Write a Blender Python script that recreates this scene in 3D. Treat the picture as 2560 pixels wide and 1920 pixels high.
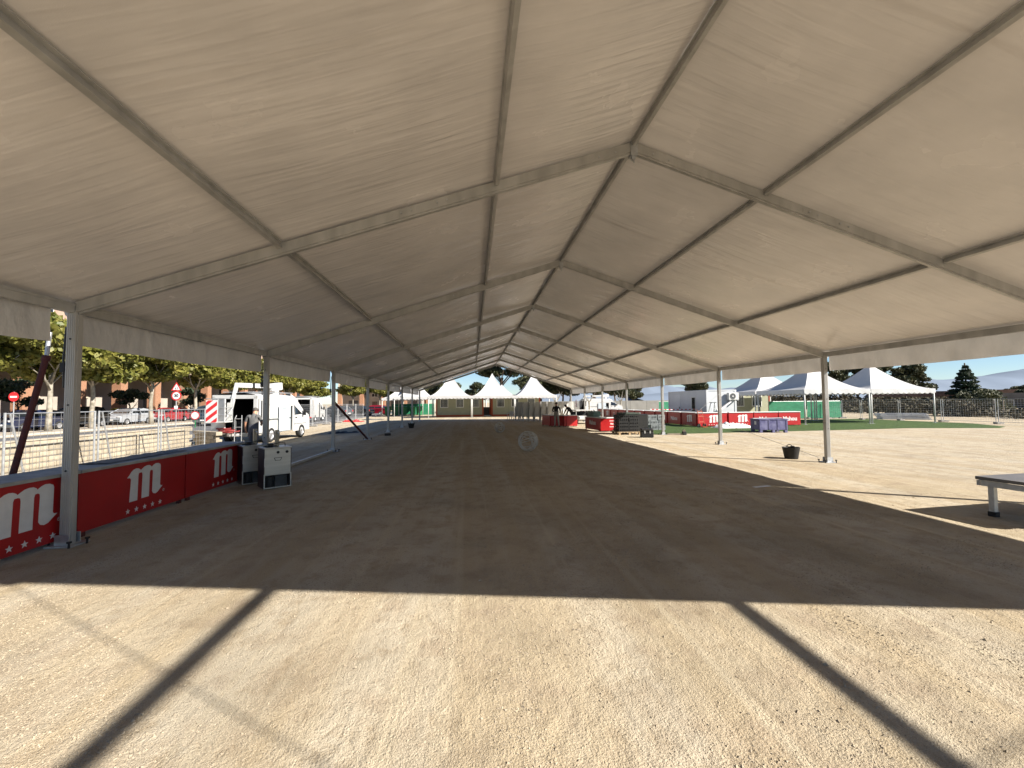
import bpy, bmesh, math, random
import numpy as np
from mathutils import Vector, Matrix, Euler, noise as mnoise
for o in list(bpy.data.objects): bpy.data.objects.remove(o)
SC = bpy.context.scene
COL = SC.collection
R = math.radians
random.seed(7); RNG = np.random.default_rng(7)

# ------------------------------------------------------------------ camera, sky, sun, exposure
cam = bpy.data.cameras.new('Camera'); camo = bpy.data.objects.new('Camera', cam); COL.objects.link(camo)
cam.sensor_fit = 'HORIZONTAL'; cam.sensor_width = 36.0; cam.lens = 36.0 * 1072.37 / 2560
cam.clip_start = 0.05; cam.clip_end = 9000
yaw, pit, rol = 0.0924, 0.0428, -0.009
fw = Vector((math.sin(yaw)*math.cos(pit), math.cos(yaw)*math.cos(pit), math.sin(pit)))
rt = Vector((math.cos(yaw), -math.sin(yaw), 0)); up = rt.cross(fw)
r2 = rt*math.cos(rol)+up*math.sin(rol); u2 = -rt*math.sin(rol)+up*math.cos(rol)
camo.matrix_world = Matrix(((r2.x, u2.x, -fw.x, 0), (r2.y, u2.y, -fw.y, 0), (r2.z, u2.z, -fw.z, 1.6843), (0, 0, 0, 1)))
SC.camera = camo

SUN = Vector((1.30, -0.744, 1.0)).normalized()
world = bpy.data.worlds.new('World'); SC.world = world; world.use_nodes = True
wn = world.node_tree.nodes; wl = world.node_tree.links
sky = wn.new('ShaderNodeTexSky'); sky.sky_type = 'NISHITA'; sky.sun_disc = False
sky.sun_elevation = math.asin(SUN.z); sky.sun_rotation = math.atan2(SUN.x, SUN.y)
sky.air_density = 1.0; sky.dust_density = 0.0; sky.ozone_density = 5.0; sky.altitude = 1200
bg = wn['Background']; bg.inputs['Strength'].default_value = 0.05
wl.new(sky.outputs[0], bg.inputs[0])
sl = bpy.data.lights.new('sun', 'SUN'); sl.energy = 5.0; sl.angle = R(0.55); sl.color = (1.0, 0.93, 0.82)
so = bpy.data.objects.new('sun', sl); COL.objects.link(so)
so.rotation_euler = (-SUN).to_track_quat('-Z', 'Y').to_euler(); so.location = (20, -20, 40)
SC.view_settings.view_transform = 'Standard'; SC.view_settings.look = 'None'
SC.view_settings.exposure = 1.42; SC.view_settings.gamma = 1.0
SC.cycles.max_bounces = 6; SC.cycles.diffuse_bounces = 3; SC.cycles.glossy_bounces = 2; SC.cycles.transmission_bounces = 2

# ------------------------------------------------------------------ materials
MATS = {}
def mat(name, col, rough=0.6, metal=0.0, var=0.12, scale=6.0, bump=0.0, bscale=40.0, spec=0.4, transl=0.0, stretch=(1, 1, 1), col2=None, coat=0.0):
    if name in MATS: return MATS[name]
    m = bpy.data.materials.new(name); m.use_nodes = True; MATS[name] = m
    nt = m.node_tree; N = nt.nodes; L = nt.links
    b = N['Principled BSDF']; out = N['Material Output']
    tc = N.new('ShaderNodeTexCoord'); mp = N.new('ShaderNodeMapping'); mp.inputs['Scale'].default_value = stretch
    L.new(tc.outputs['Object'], mp.inputs[0])
    nz = N.new('ShaderNodeTexNoise'); nz.inputs['Scale'].default_value = scale; nz.inputs['Detail'].default_value = 5
    L.new(mp.outputs[0], nz.inputs['Vector'])
    rp = N.new('ShaderNodeValToRGB')
    c = Vector(col)
    if col2 is None:
        a = c*(1-var); d = c*(1+var)
    else: a, d = c, Vector(col2)
    rp.color_ramp.elements[0].position = 0.32; rp.color_ramp.elements[1].position = 0.68
    rp.color_ramp.elements[0].color = (*[min(1, x) for x in a], 1); rp.color_ramp.elements[1].color = (*[min(1, x) for x in d], 1)
    L.new(nz.outputs[0], rp.inputs[0]); L.new(rp.outputs[0], b.inputs['Base Color'])
    b.inputs['Roughness'].default_value = rough; b.inputs['Metallic'].default_value = metal
    b.inputs['Specular IOR Level'].default_value = spec; b.inputs['Coat Weight'].default_value = coat
    if var > 0 and rough > 0.1:
        mr = N.new('ShaderNodeMapRange'); mr.inputs['To Min'].default_value = max(0.02, rough-0.08); mr.inputs['To Max'].default_value = min(1, rough+0.1)
        L.new(nz.outputs[0], mr.inputs['Value']); L.new(mr.outputs[0], b.inputs['Roughness'])
    if bump > 0:
        n2 = N.new('ShaderNodeTexNoise'); n2.inputs['Scale'].default_value = bscale; n2.inputs['Detail'].default_value = 4
        L.new(mp.outputs[0], n2.inputs['Vector'])
        bp = N.new('ShaderNodeBump'); bp.inputs['Strength'].default_value = 1.0; bp.inputs['Distance'].default_value = bump
        L.new(n2.outputs[0], bp.inputs['Height']); L.new(bp.outputs[0], b.inputs['Normal'])
    if transl > 0:
        t = N.new('ShaderNodeBsdfTranslucent'); L.new(rp.outputs[0], t.inputs[0])
        ms = N.new('ShaderNodeMixShader'); ms.inputs[0].default_value = transl
        L.new(b.outputs[0], ms.inputs[1]); L.new(t.outputs[0], ms.inputs[2]); L.new(ms.outputs[0], out.inputs[0])
    return m

def canvas_mat():
    m = mat('roof_canvas', (0.65, 0.61, 0.585), 0.24, 0, 0.10, 0.9, spec=0.45)
    nt = m.node_tree; N = nt.nodes; L = nt.links; b = N['Principled BSDF']; out = N['Material Output']
    tc = N.new('ShaderNodeTexCoord')
    def nzs(sc, scale, det, rough=0.55):
        mp = N.new('ShaderNodeMapping'); mp.inputs['Scale'].default_value = sc; L.new(tc.outputs['Object'], mp.inputs[0])
        n = N.new('ShaderNodeTexNoise'); n.inputs['Scale'].default_value = scale; n.inputs['Detail'].default_value = det; n.inputs['Roughness'].default_value = rough
        n.inputs['Distortion'].default_value = 0.35
        L.new(mp.outputs[0], n.inputs['Vector']); return n
    w1 = nzs((0.32, 2.1, 0.32), 1.6, 2); w2 = nzs((0.5, 5.5, 0.5), 1.7, 2); w3 = nzs((0.9, 0.8, 0.9), 0.6, 0)
    # creases gather in some places only
    pw = N.new('ShaderNodeMath'); pw.operation = 'MULTIPLY'; L.new(w2.outputs[0], pw.inputs[0]); L.new(w3.outputs[0], pw.inputs[1])
    ad = N.new('ShaderNodeMath'); ad.operation = 'MULTIPLY_ADD'; ad.inputs[1].default_value = 0.9; L.new(pw.outputs[0], ad.inputs[0]); L.new(w1.outputs[0], ad.inputs[2])
    fine = nzs((1, 1, 1), 160, 0)
    ad2 = N.new('ShaderNodeMath'); ad2.operation = 'MULTIPLY_ADD'; ad2.inputs[1].default_value = 0.012; L.new(fine.outputs[0], ad2.inputs[0]); L.new(ad.outputs[0], ad2.inputs[2])
    bp = N.new('ShaderNodeBump'); bp.inputs['Strength'].default_value = 1.0; bp.inputs['Distance'].default_value = 0.026
    L.new(ad2.outputs[0], bp.inputs['Height']); L.new(bp.outputs[0], b.inputs['Normal'])
    # welded double seam half way along each bay (UV v = 0.5)
    uv = N.new('ShaderNodeSeparateXYZ'); L.new(tc.outputs['UV'], uv.inputs[0])
    s1 = N.new('ShaderNodeMath'); s1.operation = 'SUBTRACT'; s1.inputs[1].default_value = 0.47; L.new(uv.outputs['Y'], s1.inputs[0])
    s2 = N.new('ShaderNodeMath'); s2.operation = 'ABSOLUTE'; L.new(s1.outputs[0], s2.inputs[0])
    s3 = N.new('ShaderNodeMath'); s3.operation = 'LESS_THAN'; s3.inputs[1].default_value = 0.006; L.new(s2.outputs[0], s3.inputs[0])
    t = N.new('ShaderNodeBsdfTranslucent'); t.inputs[0].default_value = (0.74, 0.64, 0.50, 1)
    mr = N.new('ShaderNodeMapRange'); mr.inputs['To Min'].default_value = 0.022; mr.inputs['To Max'].default_value = 0.010
    L.new(s3.outputs[0], mr.inputs['Value'])
    ms = N.new('ShaderNodeMixShader'); L.new(mr.outputs[0], ms.inputs[0])
    L.new(b.outputs[0], ms.inputs[1]); L.new(t.outputs[0], ms.inputs[2]); L.new(ms.outputs[0], out.inputs[0])
    return m

def ground_mat():
    m = bpy.data.materials.new('gravel_ground'); m.use_nodes = True; MATS['gravel_ground'] = m
    nt = m.node_tree; N = nt.nodes; L = nt.links; b = N['Principled BSDF']
    tc = N.new('ShaderNodeTexCoord')
    def nz(sc, det, stretch=(1, 1, 1), rough=0.5, dist=0.0):
        mp = N.new('ShaderNodeMapping'); mp.inputs['Scale'].default_value = stretch; L.new(tc.outputs['Object'], mp.inputs[0])
        n = N.new('ShaderNodeTexNoise'); n.inputs['Scale'].default_value = sc; n.inputs['Detail'].default_value = det; n.inputs['Roughness'].default_value = rough
        n.inputs['Distortion'].default_value = dist
        L.new(mp.outputs[0], n.inputs['Vector']); return n
    def mixc(fac, a, c):
        x = N.new('ShaderNodeMix'); x.data_type = 'RGBA'
        if hasattr(fac, 'name'): L.new(fac, x.inputs[0])
        else: x.inputs[0].default_value = fac
        for s, v in ((6, a), (7, c)):
            if hasattr(v, 'name'): L.new(v, x.inputs[s])
            else: x.inputs[s].default_value = (*v, 1)
        return x.outputs[2]
    def ramp(src, lo, hi):
        x = N.new('ShaderNodeMapRange'); x.inputs['From Min'].default_value = lo; x.inputs['From Max'].default_value = hi; L.new(src, x.inputs['Value']); return x.outputs[0]
    big = nz(0.35, 3, dist=0.6); trk = nz(1.0, 4, (1.6, 0.07, 1)); med = nz(2.2, 4, rough=0.6); spk = nz(150, 2, rough=0.7); spk2 = nz(70, 3, rough=0.75)
    c = mixc(ramp(big.outputs[0], .35, .65), (0.355, 0.284, 0.188), (0.410, 0.340, 0.236))
    c = mixc(ramp(trk.outputs[0], .42, .62), c, (0.425, 0.372, 0.288))
    c = mixc(ramp(med.outputs[0], .50, .75), c, (0.300, 0.235, 0.165))
    clod = nz(3.6, 5, (1.0, 0.8, 1), rough=0.72)
    c = mixc(ramp(clod.outputs[0], .52, .70), c, (0.285, 0.225, 0.150))
    trk2 = nz(1.0, 3, (5.5, 0.10, 1))
    c = mixc(ramp(trk2.outputs[0], .56, .72), c, (0.45, 0.385, 0.28))
    lump = nz(11, 4, (1.0, 0.75, 1), rough=0.7)
    c = mixc(ramp(lump.outputs[0], .60, .80), c, (0.27, 0.21, 0.145))  # shadows among the lumps painted in as darker blotches
    c = mixc(ramp(spk.outputs[0], .52, .72), c, (0.50, 0.445, 0.355))
    c = mixc(ramp(spk2.outputs[0], .59, .70), c, (0.14, 0.11, 0.078))  # tiny shadows in the pits painted in as dark specks
    L.new(c, b.inputs['Base Color']); b.inputs['Roughness'].default_value = 0.95; b.inputs['Specular IOR Level'].default_value = 0.12
    vo = nz(120, 2, rough=0.8)
    lines = nz(1.0, 2, (22, 0.30, 1))
    def mad(a, k, c_):
        x = N.new('ShaderNodeMath'); x.operation = 'MULTIPLY_ADD'; L.new(a, x.inputs[0]); x.inputs[1].default_value = k
        if c_ is None: x.inputs[2].default_value = 0
        else: L.new(c_, x.inputs[2])
        return x.outputs[0]
    patch = ramp(nz(0.9, 2).outputs[0], .38, .66)
    pm = N.new('ShaderNodeMath'); pm.operation = 'MULTIPLY'; L.new(vo.outputs[0], pm.inputs[0]); L.new(patch, pm.inputs[1])
    h = mad(pm.outputs[0], 0.022, None); h = mad(spk2.outputs[0], -0.018, h); h = mad(lump.outputs[0], -0.026, h); h = mad(clod.outputs[0], -0.040, h); h = mad(lines.outputs[0], 0.006, h)
    bp = N.new('ShaderNodeBump'); bp.inputs['Strength'].default_value = 0.9; bp.inputs['Distance'].default_value = 1.0
    L.new(h, bp.inputs['Height']); L.new(bp.outputs[0], b.inputs['Normal'])
    return m

ALU = mat('aluminium', (0.42, 0.41, 0.39), 0.42, 0.35, 0.16, 5, stretch=(1, 1, .25), bump=0.0006, bscale=30)
ALUS = mat('galvanised', (0.46, 0.47, 0.48), 0.45, 0.7, 0.12, 14)
STEEL = mat('brushed_steel', (0.46, 0.44, 0.40), 0.38, 0.6, 0.10, 3, stretch=(.4, .4, 6), bump=0.0003, bscale=25)
BLACK = mat('black_plastic', (0.010, 0.010, 0.011), 0.5, 0, 0.3, 8, bump=0.001)
RUBBER = mat('rubber', (0.022, 0.022, 0.022), 0.8, 0, 0.25, 20)
DARKGREY = mat('dark_grey_plastic', (0.06, 0.065, 0.068), 0.55, 0, 0.3, 8)
GREYP = mat('grey_crate_plastic', (0.16, 0.175, 0.18), 0.55, 0, 0.2, 8)
RED = mat('red_panel', (0.33, 0.007, 0.008), 0.42, 0, 0.10, 2.5, coat=0.15)
REDD = mat('dark_red_steel', (0.075, 0.016, 0.014), 0.7, 0.0, 0.35, 12)
WHITEP = mat('white_print', (0.60, 0.585, 0.575), 0.5, 0, 0.06, 9)
WHITE = mat('white_paint', (0.47, 0.47, 0.465), 0.35, 0, 0.04, 3, coat=0.3)
OFFWHITE = mat('offwhite_plastic', (0.52, 0.52, 0.50), 0.5, 0, 0.08, 6)
TENTW = mat('white_tent_cloth', (0.50, 0.50, 0.505), 0.5, 0, 0.03, 1.5, bump=0.02, bscale=2.2, transl=0.16)
OLIVE = mat('olive_cabin', (0.30, 0.305, 0.21), 0.6, 0, 0.06, 2, bump=0.002, bscale=10)
CABRED = mat('cabin_red_trim', (0.33, 0.06, 0.02), 0.55, 0, 0.12, 4)
CABWHITE = mat('cabin_white', (0.46, 0.48, 0.50), 0.45, 0, 0.05, 1.5)
GLASS = mat('dark_glass', (0.012, 0.015, 0.018), 0.06, 0, 0.0, 1, spec=0.7)
GREEN = mat('green_screen_cloth', (0.014, 0.15, 0.075), 0.7, 0, 0.22, 2.5, stretch=(1, 1, 5), bump=0.01, bscale=5)
BINGREEN = mat('green_bin', (0.02, 0.17, 0.06), 0.45, 0, 0.15, 4)
TURF = mat('turf', (0.040, 0.074, 0.010), 0.9, 0, 0.3, 3, bump=0.02, bscale=160)
ASPHALT = mat('asphalt', (0.10, 0.10, 0.105), 0.85, 0, 0.2, 1.2, bump=0.004, bscale=120)
SAND = mat('sandy_pavement', (0.38, 0.33, 0.265), 0.9, 0, 0.2, 1.5, bump=0.02, bscale=14)
KERB = mat('kerb_stone', (0.36, 0.34, 0.30), 0.85, 0, 0.15, 4)
BLOCK = mat('concrete_block', (0.36, 0.31, 0.24), 0.9, 0, 0.16, 7, bump=0.006, bscale=60)
MORTAR = mat('mortar', (0.25, 0.22, 0.17), 0.95, 0, 0.15, 20)
STUCCO = mat('stucco_beige', (0.34, 0.30, 0.26), 0.9, 0, 0.08, 1.2, bump=0.004, bscale=40)
STUCCO2 = mat('stucco_cream', (0.42, 0.36, 0.28), 0.9, 0, 0.08, 1.2)
STUCCOP = mat('stucco_pink', (0.33, 0.235, 0.18), 0.9, 0, 0.10, 1.5)
WOOD = mat('pallet_wood', (0.36, 0.26, 0.15), 0.85, 0, 0.25, 6, stretch=(8, 1, 8))
STAKE = mat('weathered_wood', (0.24, 0.20, 0.16), 0.9, 0, 0.25, 6)
BLUEBOX = mat('blue_violet_plastic', (0.06, 0.06, 0.15), 0.55, 0, 0.25, 4, col2=(0.15, 0.15, 0.26))
BARK = mat('plane_bark', (0.13, 0.115, 0.085), 0.9, 0, 0.3, 3.5, stretch=(1, 1, .8), col2=(0.34, 0.31, 0.26), bump=0.01, bscale=14)
BARKD = mat('dark_bark', (0.085, 0.06, 0.042), 0.95, 0, 0.35, 5, bump=0.02, bscale=12)
LEAF = mat('plane_leaf', (0.095, 0.115, 0.020), 0.5, 0, 0, 1.3, transl=0.36, col2=(0.26, 0.235, 0.055))
LEAFD = mat('dark_leaf', (0.014, 0.028, 0.014), 0.55, 0, 0, 1.4, transl=0.18, col2=(0.035, 0.055, 0.025))
PINE = mat('pine_needles', (0.020, 0.032, 0.014), 0.65, 0, 0, 0.6, transl=0.12, col2=(0.075, 0.075, 0.030))
SCRUB = mat('dry_scrub', (0.022, 0.024, 0.012), 0.8, 0, 0, 0.35, transl=0.10, col2=(0.085, 0.068, 0.038))
SKIN = mat('skin', (0.42, 0.22, 0.14), 0.5, 0, 0.08, 20)
HAIR = mat('dark_hair', (0.015, 0.012, 0.010), 0.6, 0, 0.2, 40)
TEE = mat('grey_tshirt', (0.10, 0.10, 0.10), 0.85, 0, 0.1, 10)
TROUS = mat('grey_trousers', (0.085, 0.085, 0.10), 0.85, 0, 0.15, 10)
TROUSL = mat('light_trousers', (0.25, 0.23, 0.20), 0.85, 0, 0.15, 10)
BLACKC = mat('black_cloth', (0.014, 0.014, 0.016), 0.85, 0, 0.2, 10)
CANV = canvas_mat()
VALM = mat('valance_cloth', (0.60, 0.575, 0.54), 0.36, 0, 0.10, 1.6, bump=0.07, bscale=2.2, stretch=(1, 1.5, .8), transl=0.07)
SIGNRED = mat('sign_red', (0.5, 0.02, 0.025), 0.4, 0, 0.05, 9)
LAMPRED = mat('lamp_red', (0.42, 0.012, 0.012), 0.2, 0, 0.05, 9)
LAMPW = mat('lamp_clear', (0.6, 0.62, 0.64), 0.12, 0.2, 0.05, 9)
ORANGE = mat('orange_paint', (0.42, 0.09, 0.03), 0.5, 0, 0.15, 9)
HILLHAZE = mat('hill', (0.16, 0.195, 0.25), 1.0, 0, 0.12, 0.004, spec=0.0)  # haze of the distance put into the blue-grey base colour
GROUND = ground_mat()

def brick_mat():
    m = bpy.data.materials.new('brick'); m.use_nodes = True; nt = m.node_tree; N = nt.nodes; L = nt.links; b = N['Principled BSDF']
    tc = N.new('ShaderNodeTexCoord'); br = N.new('ShaderNodeTexBrick')
    mp = N.new('ShaderNodeMapping'); mp.inputs['Rotation'].default_value = (R(90), 0, 0); L.new(tc.outputs['Object'], mp.inputs[0]); L.new(mp.outputs[0], br.inputs['Vector'])
    br.inputs['Color1'].default_value = (0.30, 0.145, 0.08, 1); br.inputs['Color2'].default_value = (0.24, 0.11, 0.06, 1); br.inputs['Mortar'].default_value = (0.34, 0.27, 0.2, 1)
    br.inputs['Scale'].default_value = 4; br.inputs['Mortar Size'].default_value = 0.012; L.new(br.outputs[0], b.inputs['Base Color']); b.inputs['Roughness'].default_value = 0.9
    return m
BRICK = brick_mat()

# ------------------------------------------------------------------ mesh helpers
class MB:
    def __init__(s): s.v = []; s.f = []; s.mi = []; s.cur = 0
    def add(s, vs, fs):
        o = len(s.v); s.v += [tuple(p) for p in vs]; s.f += [tuple(i+o for i in f) for f in fs]; s.mi += [s.cur]*len(fs); return s
    def box(s, c, d, rot=None):
        hx, hy, hz = d[0]/2, d[1]/2, d[2]/2
        vs = [Vector((x, y, z)) for x in (-hx, hx) for y in (-hy, hy) for z in (-hz, hz)]
        if rot is not None:
            M = Euler(rot).to_matrix() if not isinstance(rot, Matrix) else rot
            vs = [M @ v for v in vs]
        c = Vector(c)
        return s.add([v+c for v in vs], [(0, 1, 3, 2), (4, 6, 7, 5), (0, 4, 5, 1), (2, 3, 7, 6), (0, 2, 6, 4), (1, 5, 7, 3)])
    def bb(s, x0, x1, y0, y1, z0, z1): return s.box(((x0+x1)/2, (y0+y1)/2, (z0+z1)/2), (abs(x1-x0), abs(y1-y0), abs(z1-z0)))
    def bar(s, a, b, w, h, upv=(0, 0, 1)):
        a = Vector(a); b = Vector(b); d = (b-a); L = d.length; d.normalize(); u = Vector(upv); sx = d.cross(u)
        if sx.length < 1e-4: sx = d.cross(Vector((1, 0, 0)))
        sx.normalize(); u = sx.cross(d)
        vs = []
        for p in (a, b):
            for i, j in ((-1, -1), (1, -1), (1, 1), (-1, 1)): vs.append(p+sx*(i*w/2)+u*(j*h/2))
        return s.add(vs, [(3, 2, 1, 0), (4, 5, 6, 7), (0, 1, 5, 4), (1, 2, 6, 5), (2, 3, 7, 6), (3, 0, 4, 7)])
    def tube(s, a, b, r0, r1=None, n=8, caps=True): return s.path([a, b], [r0, r0 if r1 is None else r1], n, caps)
    def path(s, pts, rs, n=8, caps=True):
        pts = [Vector(p) for p in pts]
        if not isinstance(rs, (list, tuple)): rs = [rs]*len(pts)
        vs = []; fs = []
        ref = Vector((0.0, 0, 1))
        for i, p in enumerate(pts):
            t = (pts[min(i+1, len(pts)-1)]-pts[max(i-1, 0)]).normalized()
            if abs(t.dot(ref)) > 0.95: ref = Vector((1, 0, 0)) if abs(t.x) < 0.9 else Vector((0, 1, 0))
            a = t.cross(ref).normalized(); b = a.cross(t)
            for k in range(n):
                an = 2*math.pi*k/n; vs.append(p+(a*math.cos(an)+b*math.sin(an))*rs[i])
        for i in range(len(pts)-1):
            for k in range(n):
                k2 = (k+1) % n; fs.append((i*n+k, i*n+k2, (i+1)*n+k2, (i+1)*n+k))
        if caps: fs.append(tuple(range(n))[::-1]); fs.append(tuple(range((len(pts)-1)*n, len(pts)*n)))
        return s.add(vs, fs)
    def lathe(s, prof, n=20, c=(0, 0, 0), axis='z'):
        vs = []; fs = []; c = Vector(c)
        for r, z in prof:
            for k in range(n):
                a = 2*math.pi*k/n; x, y = r*math.cos(a), r*math.sin(a)
                vs.append(c+Vector({'z': (x, y, z), 'x': (z, x, y), 'y': (x, z, y)}[axis]))
        for i in range(len(prof)-1):
            for k in range(n):
                k2 = (k+1) % n; fs.append((i*n+k, i*n+k2, (i+1)*n+k2, (i+1)*n+k))
        return s.add(vs, fs)
    def disc(s, c, r, n=20, axis='x', r2=None):
        return s.lathe([(0.0005, 0), (r, 0)], n, c, axis)
    def prism(s, pts, o, ux, uy, t):
        """2-D outline (counter-clockwise) in the plane o + x*ux + y*uy, thickness t along ux x uy"""
        o = Vector(o); ux = Vector(ux); uy = Vector(uy); nn = ux.cross(uy).normalized()*t
        n = len(pts); a = [o+ux*x+uy*y for x, y in pts]; b = [p+nn for p in a]
        tri = []
        from mathutils.geometry import tessellate_polygon
        for t3 in tessellate_polygon([[Vector((x, y, 0)) for x, y in pts]]): tri.append(t3)
        fs = []
        for t3 in tri:
            i, j, k = t3
            ar = (pts[j][0]-pts[i][0])*(pts[k][1]-pts[i][1])-(pts[k][0]-pts[i][0])*(pts[j][1]-pts[i][1])
            if ar < 0: i, k = k, i
            fs.append((i+n, j+n, k+n)); fs.append((k, j, i))
        for i in range(n): j = (i+1) % n; fs.append((i, j, j+n, i+n))
        return s.add(a+b, fs)
    def grid(s, fn, nu, nv):
        vs = [fn(i/nu, j/nv) for j in range(nv+1) for i in range(nu+1)]
        return s.add(vs, [(j*(nu+1)+i, j*(nu+1)+i+1, (j+1)*(nu+1)+i+1, (j+1)*(nu+1)+i) for j in range(nv) for i in range(nu)])
    def mesh(s, name, ms, smooth=False):
        me = bpy.data.meshes.new(name); me.from_pydata(s.v, [], s.f)
        ms = ms if isinstance(ms, (list, tuple)) else [ms]
        for m in ms: me.materials.append(m)
        if len(ms) > 1: me.polygons.foreach_set('material_index', s.mi)
        if smooth: me.polygons.foreach_set('use_smooth', [True]*len(me.polygons))
        me.update(); return me
    def build(s, name, ms, parent=None, smooth=False, bevel=0, loc=None, rot=None):
        o = bpy.data.objects.new(name, s.mesh(name, ms, smooth)); COL.objects.link(o)
        if parent is not None: o.parent = parent
        if loc is not None: o.location = loc
        if rot is not None: o.rotation_euler = rot
        if bevel:
            md = o.modifiers.new('bevel', 'BEVEL'); md.width = bevel; md.segments = 2; md.limit_method = 'ANGLE'; md.angle_limit = R(40)
        if smooth:
            try: o.data.set_sharp_from_angle(angle=R(40))
            except Exception: pass
        return o
def inst(src, parent=None, loc=None, rot=None, sc=None):
    o = src.copy(); COL.objects.link(o); o.parent = parent
    if loc is not None: o.location = loc
    if rot is not None: o.rotation_euler = rot
    if sc is not None: o.scale = sc
    return o
def tag(o, label, cat, group=None, kind=None):
    o['label'] = label; o['category'] = cat
    if group: o['group'] = group
    if kind: o['kind'] = kind
    return o
def thing(name, label, cat, loc=(0, 0, 0), rz=0.0, group=None):
    o = bpy.data.objects.new(name, None); COL.objects.link(o); o.location = loc; o.rotation_euler = (0, 0, rz); o.empty_display_size = 0.2
    return tag(o, label, cat, group)
def struct(o): o['kind'] = 'structure'; return o
def dup(root, loc, rz=0.0, label=None, group=None, sc=None):
    r = root.copy(); COL.objects.link(r); r.location = loc; r.rotation_euler = (0, 0, rz)
    if sc: r.scale = sc
    if label: r['label'] = label
    if group: r['group'] = group
    for ch in list(root.children):
        c = ch.copy(); COL.objects.link(c); c.parent = r
        for gch in list(ch.children):
            d = gch.copy(); COL.objects.link(d); d.parent = c
    return r
def text_mesh(txt, size, m, name, bold=0.0, depth=0.002):
    cu = bpy.data.curves.new('t', 'FONT'); cu.body = txt; cu.size = size; cu.align_x = 'CENTER'; cu.align_y = 'CENTER'; cu.offset = bold; cu.extrude = depth
    o = bpy.data.objects.new('t', cu); COL.objects.link(o); bpy.context.view_layer.update()
    me = bpy.data.meshes.new_from_object(o.evaluated_get(bpy.context.evaluated_depsgraph_get()))
    bpy.data.objects.remove(o); me.materials.clear(); me.materials.append(m); me.name = name; return me

# ------------------------------------------------------------------ ground, street, turf
g = MB(); 
def gz(x, y): return 0.0
g.bb(-2500, 2500, -300, 4000, -0.5, 0.0)
struct(g.build('ground', GROUND))
struct(MB().bb(-25.0, -13.2, -60, 95, 0.004, 0.010).build('road', ASPHALT))
struct(MB().bb(-36.6, -26.2, -60, 110, 0.002, 0.012).build('pavement', SAND))
kb = struct(MB().bb(-26.2, -26.0, -60, 95, 0.0, 0.006).build('kerb', KERB))
ks = MB().bb(-0.1, 0.1, -0.49, 0.49, 0, 0.10).build('kerb_stone', KERB, kb, bevel=0.012, loc=(-25.88, 14.5, 0))
for i in range(60): inst(ks, kb, (-25.88, 15.5+i, random.uniform(-.006, .006)))
struct(MB().bb(-13.9, -13.78, -60, 95, 0.012, 0.016).build('road_marking', mat('road_paint', (0.6, 0.6, 0.58), 0.7, 0, 0.2, 2)))
turf = MB()
pts = [(9.0, 20.9), (13.0, 21.35), (19, 21.8), (25, 22.5), (29.4, 21.5), (31, 22.4), (33.0, 25.6), (33.0, 34), (14.6, 34), (13.9, 31.6), (13.5, 28.6), (11.2, 27.2), (9.4, 24.6)]
turf.prism(pts, (0, 0, 0.004), (1, 0, 0), (0, 1, 0), 0.014)
struct(turf.build('artificial_turf', TURF))
# far hills
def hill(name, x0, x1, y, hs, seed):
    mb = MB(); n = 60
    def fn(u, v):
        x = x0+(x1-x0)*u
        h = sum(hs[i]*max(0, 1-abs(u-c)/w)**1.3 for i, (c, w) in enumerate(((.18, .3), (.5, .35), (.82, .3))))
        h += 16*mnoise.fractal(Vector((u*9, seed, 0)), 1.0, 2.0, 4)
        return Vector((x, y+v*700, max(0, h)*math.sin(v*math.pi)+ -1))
    mb.grid(fn, n, 10); o = mb.build(name, HILLHAZE, smooth=True); struct(o); return o
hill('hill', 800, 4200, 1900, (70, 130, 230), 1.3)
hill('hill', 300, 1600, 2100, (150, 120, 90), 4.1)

# loose stones on the gravel near the camera
def pebbles(name, n, x0, x1, y0, y1, smin, smax, seed, thr, lab):
    rg = np.random.default_rng(seed); P = []
    while len(P) < n:
        x = rg.uniform(x0, x1); y = y0+(y1-y0)*rg.random()**1.4
        d = mnoise.noise(Vector((x*0.75, y*0.55, 3.1)))+0.5*mnoise.noise(Vector((x*2.3, y*1.4, 9)))
        if d > thr or rg.random() < 0.10: P.append((x, y, rg.uniform(smin, smax)*(0.6+0.8*rg.random()**3)))
    P = np.array(P); k = len(P)
    base = np.array([(1, 0, 0), (-.5, .87, 0), (-.5, -.87, 0), (.2, .1, .8), (0, 0, -.6), (.6, -.75, .2), (-.7, .1, .45)])
    base = base[[0, 1, 2, 3, 4]]
    F = np.array([(0, 1, 3), (1, 2, 3), (2, 0, 3), (1, 0, 4), (2, 1, 4), (0, 2, 4)])
    an = rg.uniform(0, 6.283, k); sx = rg.uniform(.7, 1.3, k); sz = rg.uniform(.5, .95, k)
    ca, sa = np.cos(an), np.sin(an)
    V = np.zeros((k, 5, 3)); jit = rg.uniform(-.25, .25, (k, 5, 3)); B = base[None]+jit
    V[:, :, 0] = (B[:, :, 0]*sx[:, None]*ca[:, None]-B[:, :, 1]*sa[:, None])*P[:, 2:3]+P[:, 0:1]
    V[:, :, 1] = (B[:, :, 0]*sx[:, None]*sa[:, None]+B[:, :, 1]*ca[:, None])*P[:, 2:3]+P[:, 1:2]
    V[:, :, 2] = B[:, :, 2]*sz[:, None]*P[:, 2:3]+P[:, 2:3]*.15
    FF = (F[None]+(np.arange(k)*5)[:, None, None]).reshape(-1, 3)
    me = bpy.data.meshes.new(name); me.from_pydata(V.reshape(-1, 3).tolist(), [], FF.tolist()); me.materials.append(MATS['stone']); me.update()
    o = bpy.data.objects.new(name, me); COL.objects.link(o); tag(o, lab, 'gravel', kind='stuff'); return o
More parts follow.
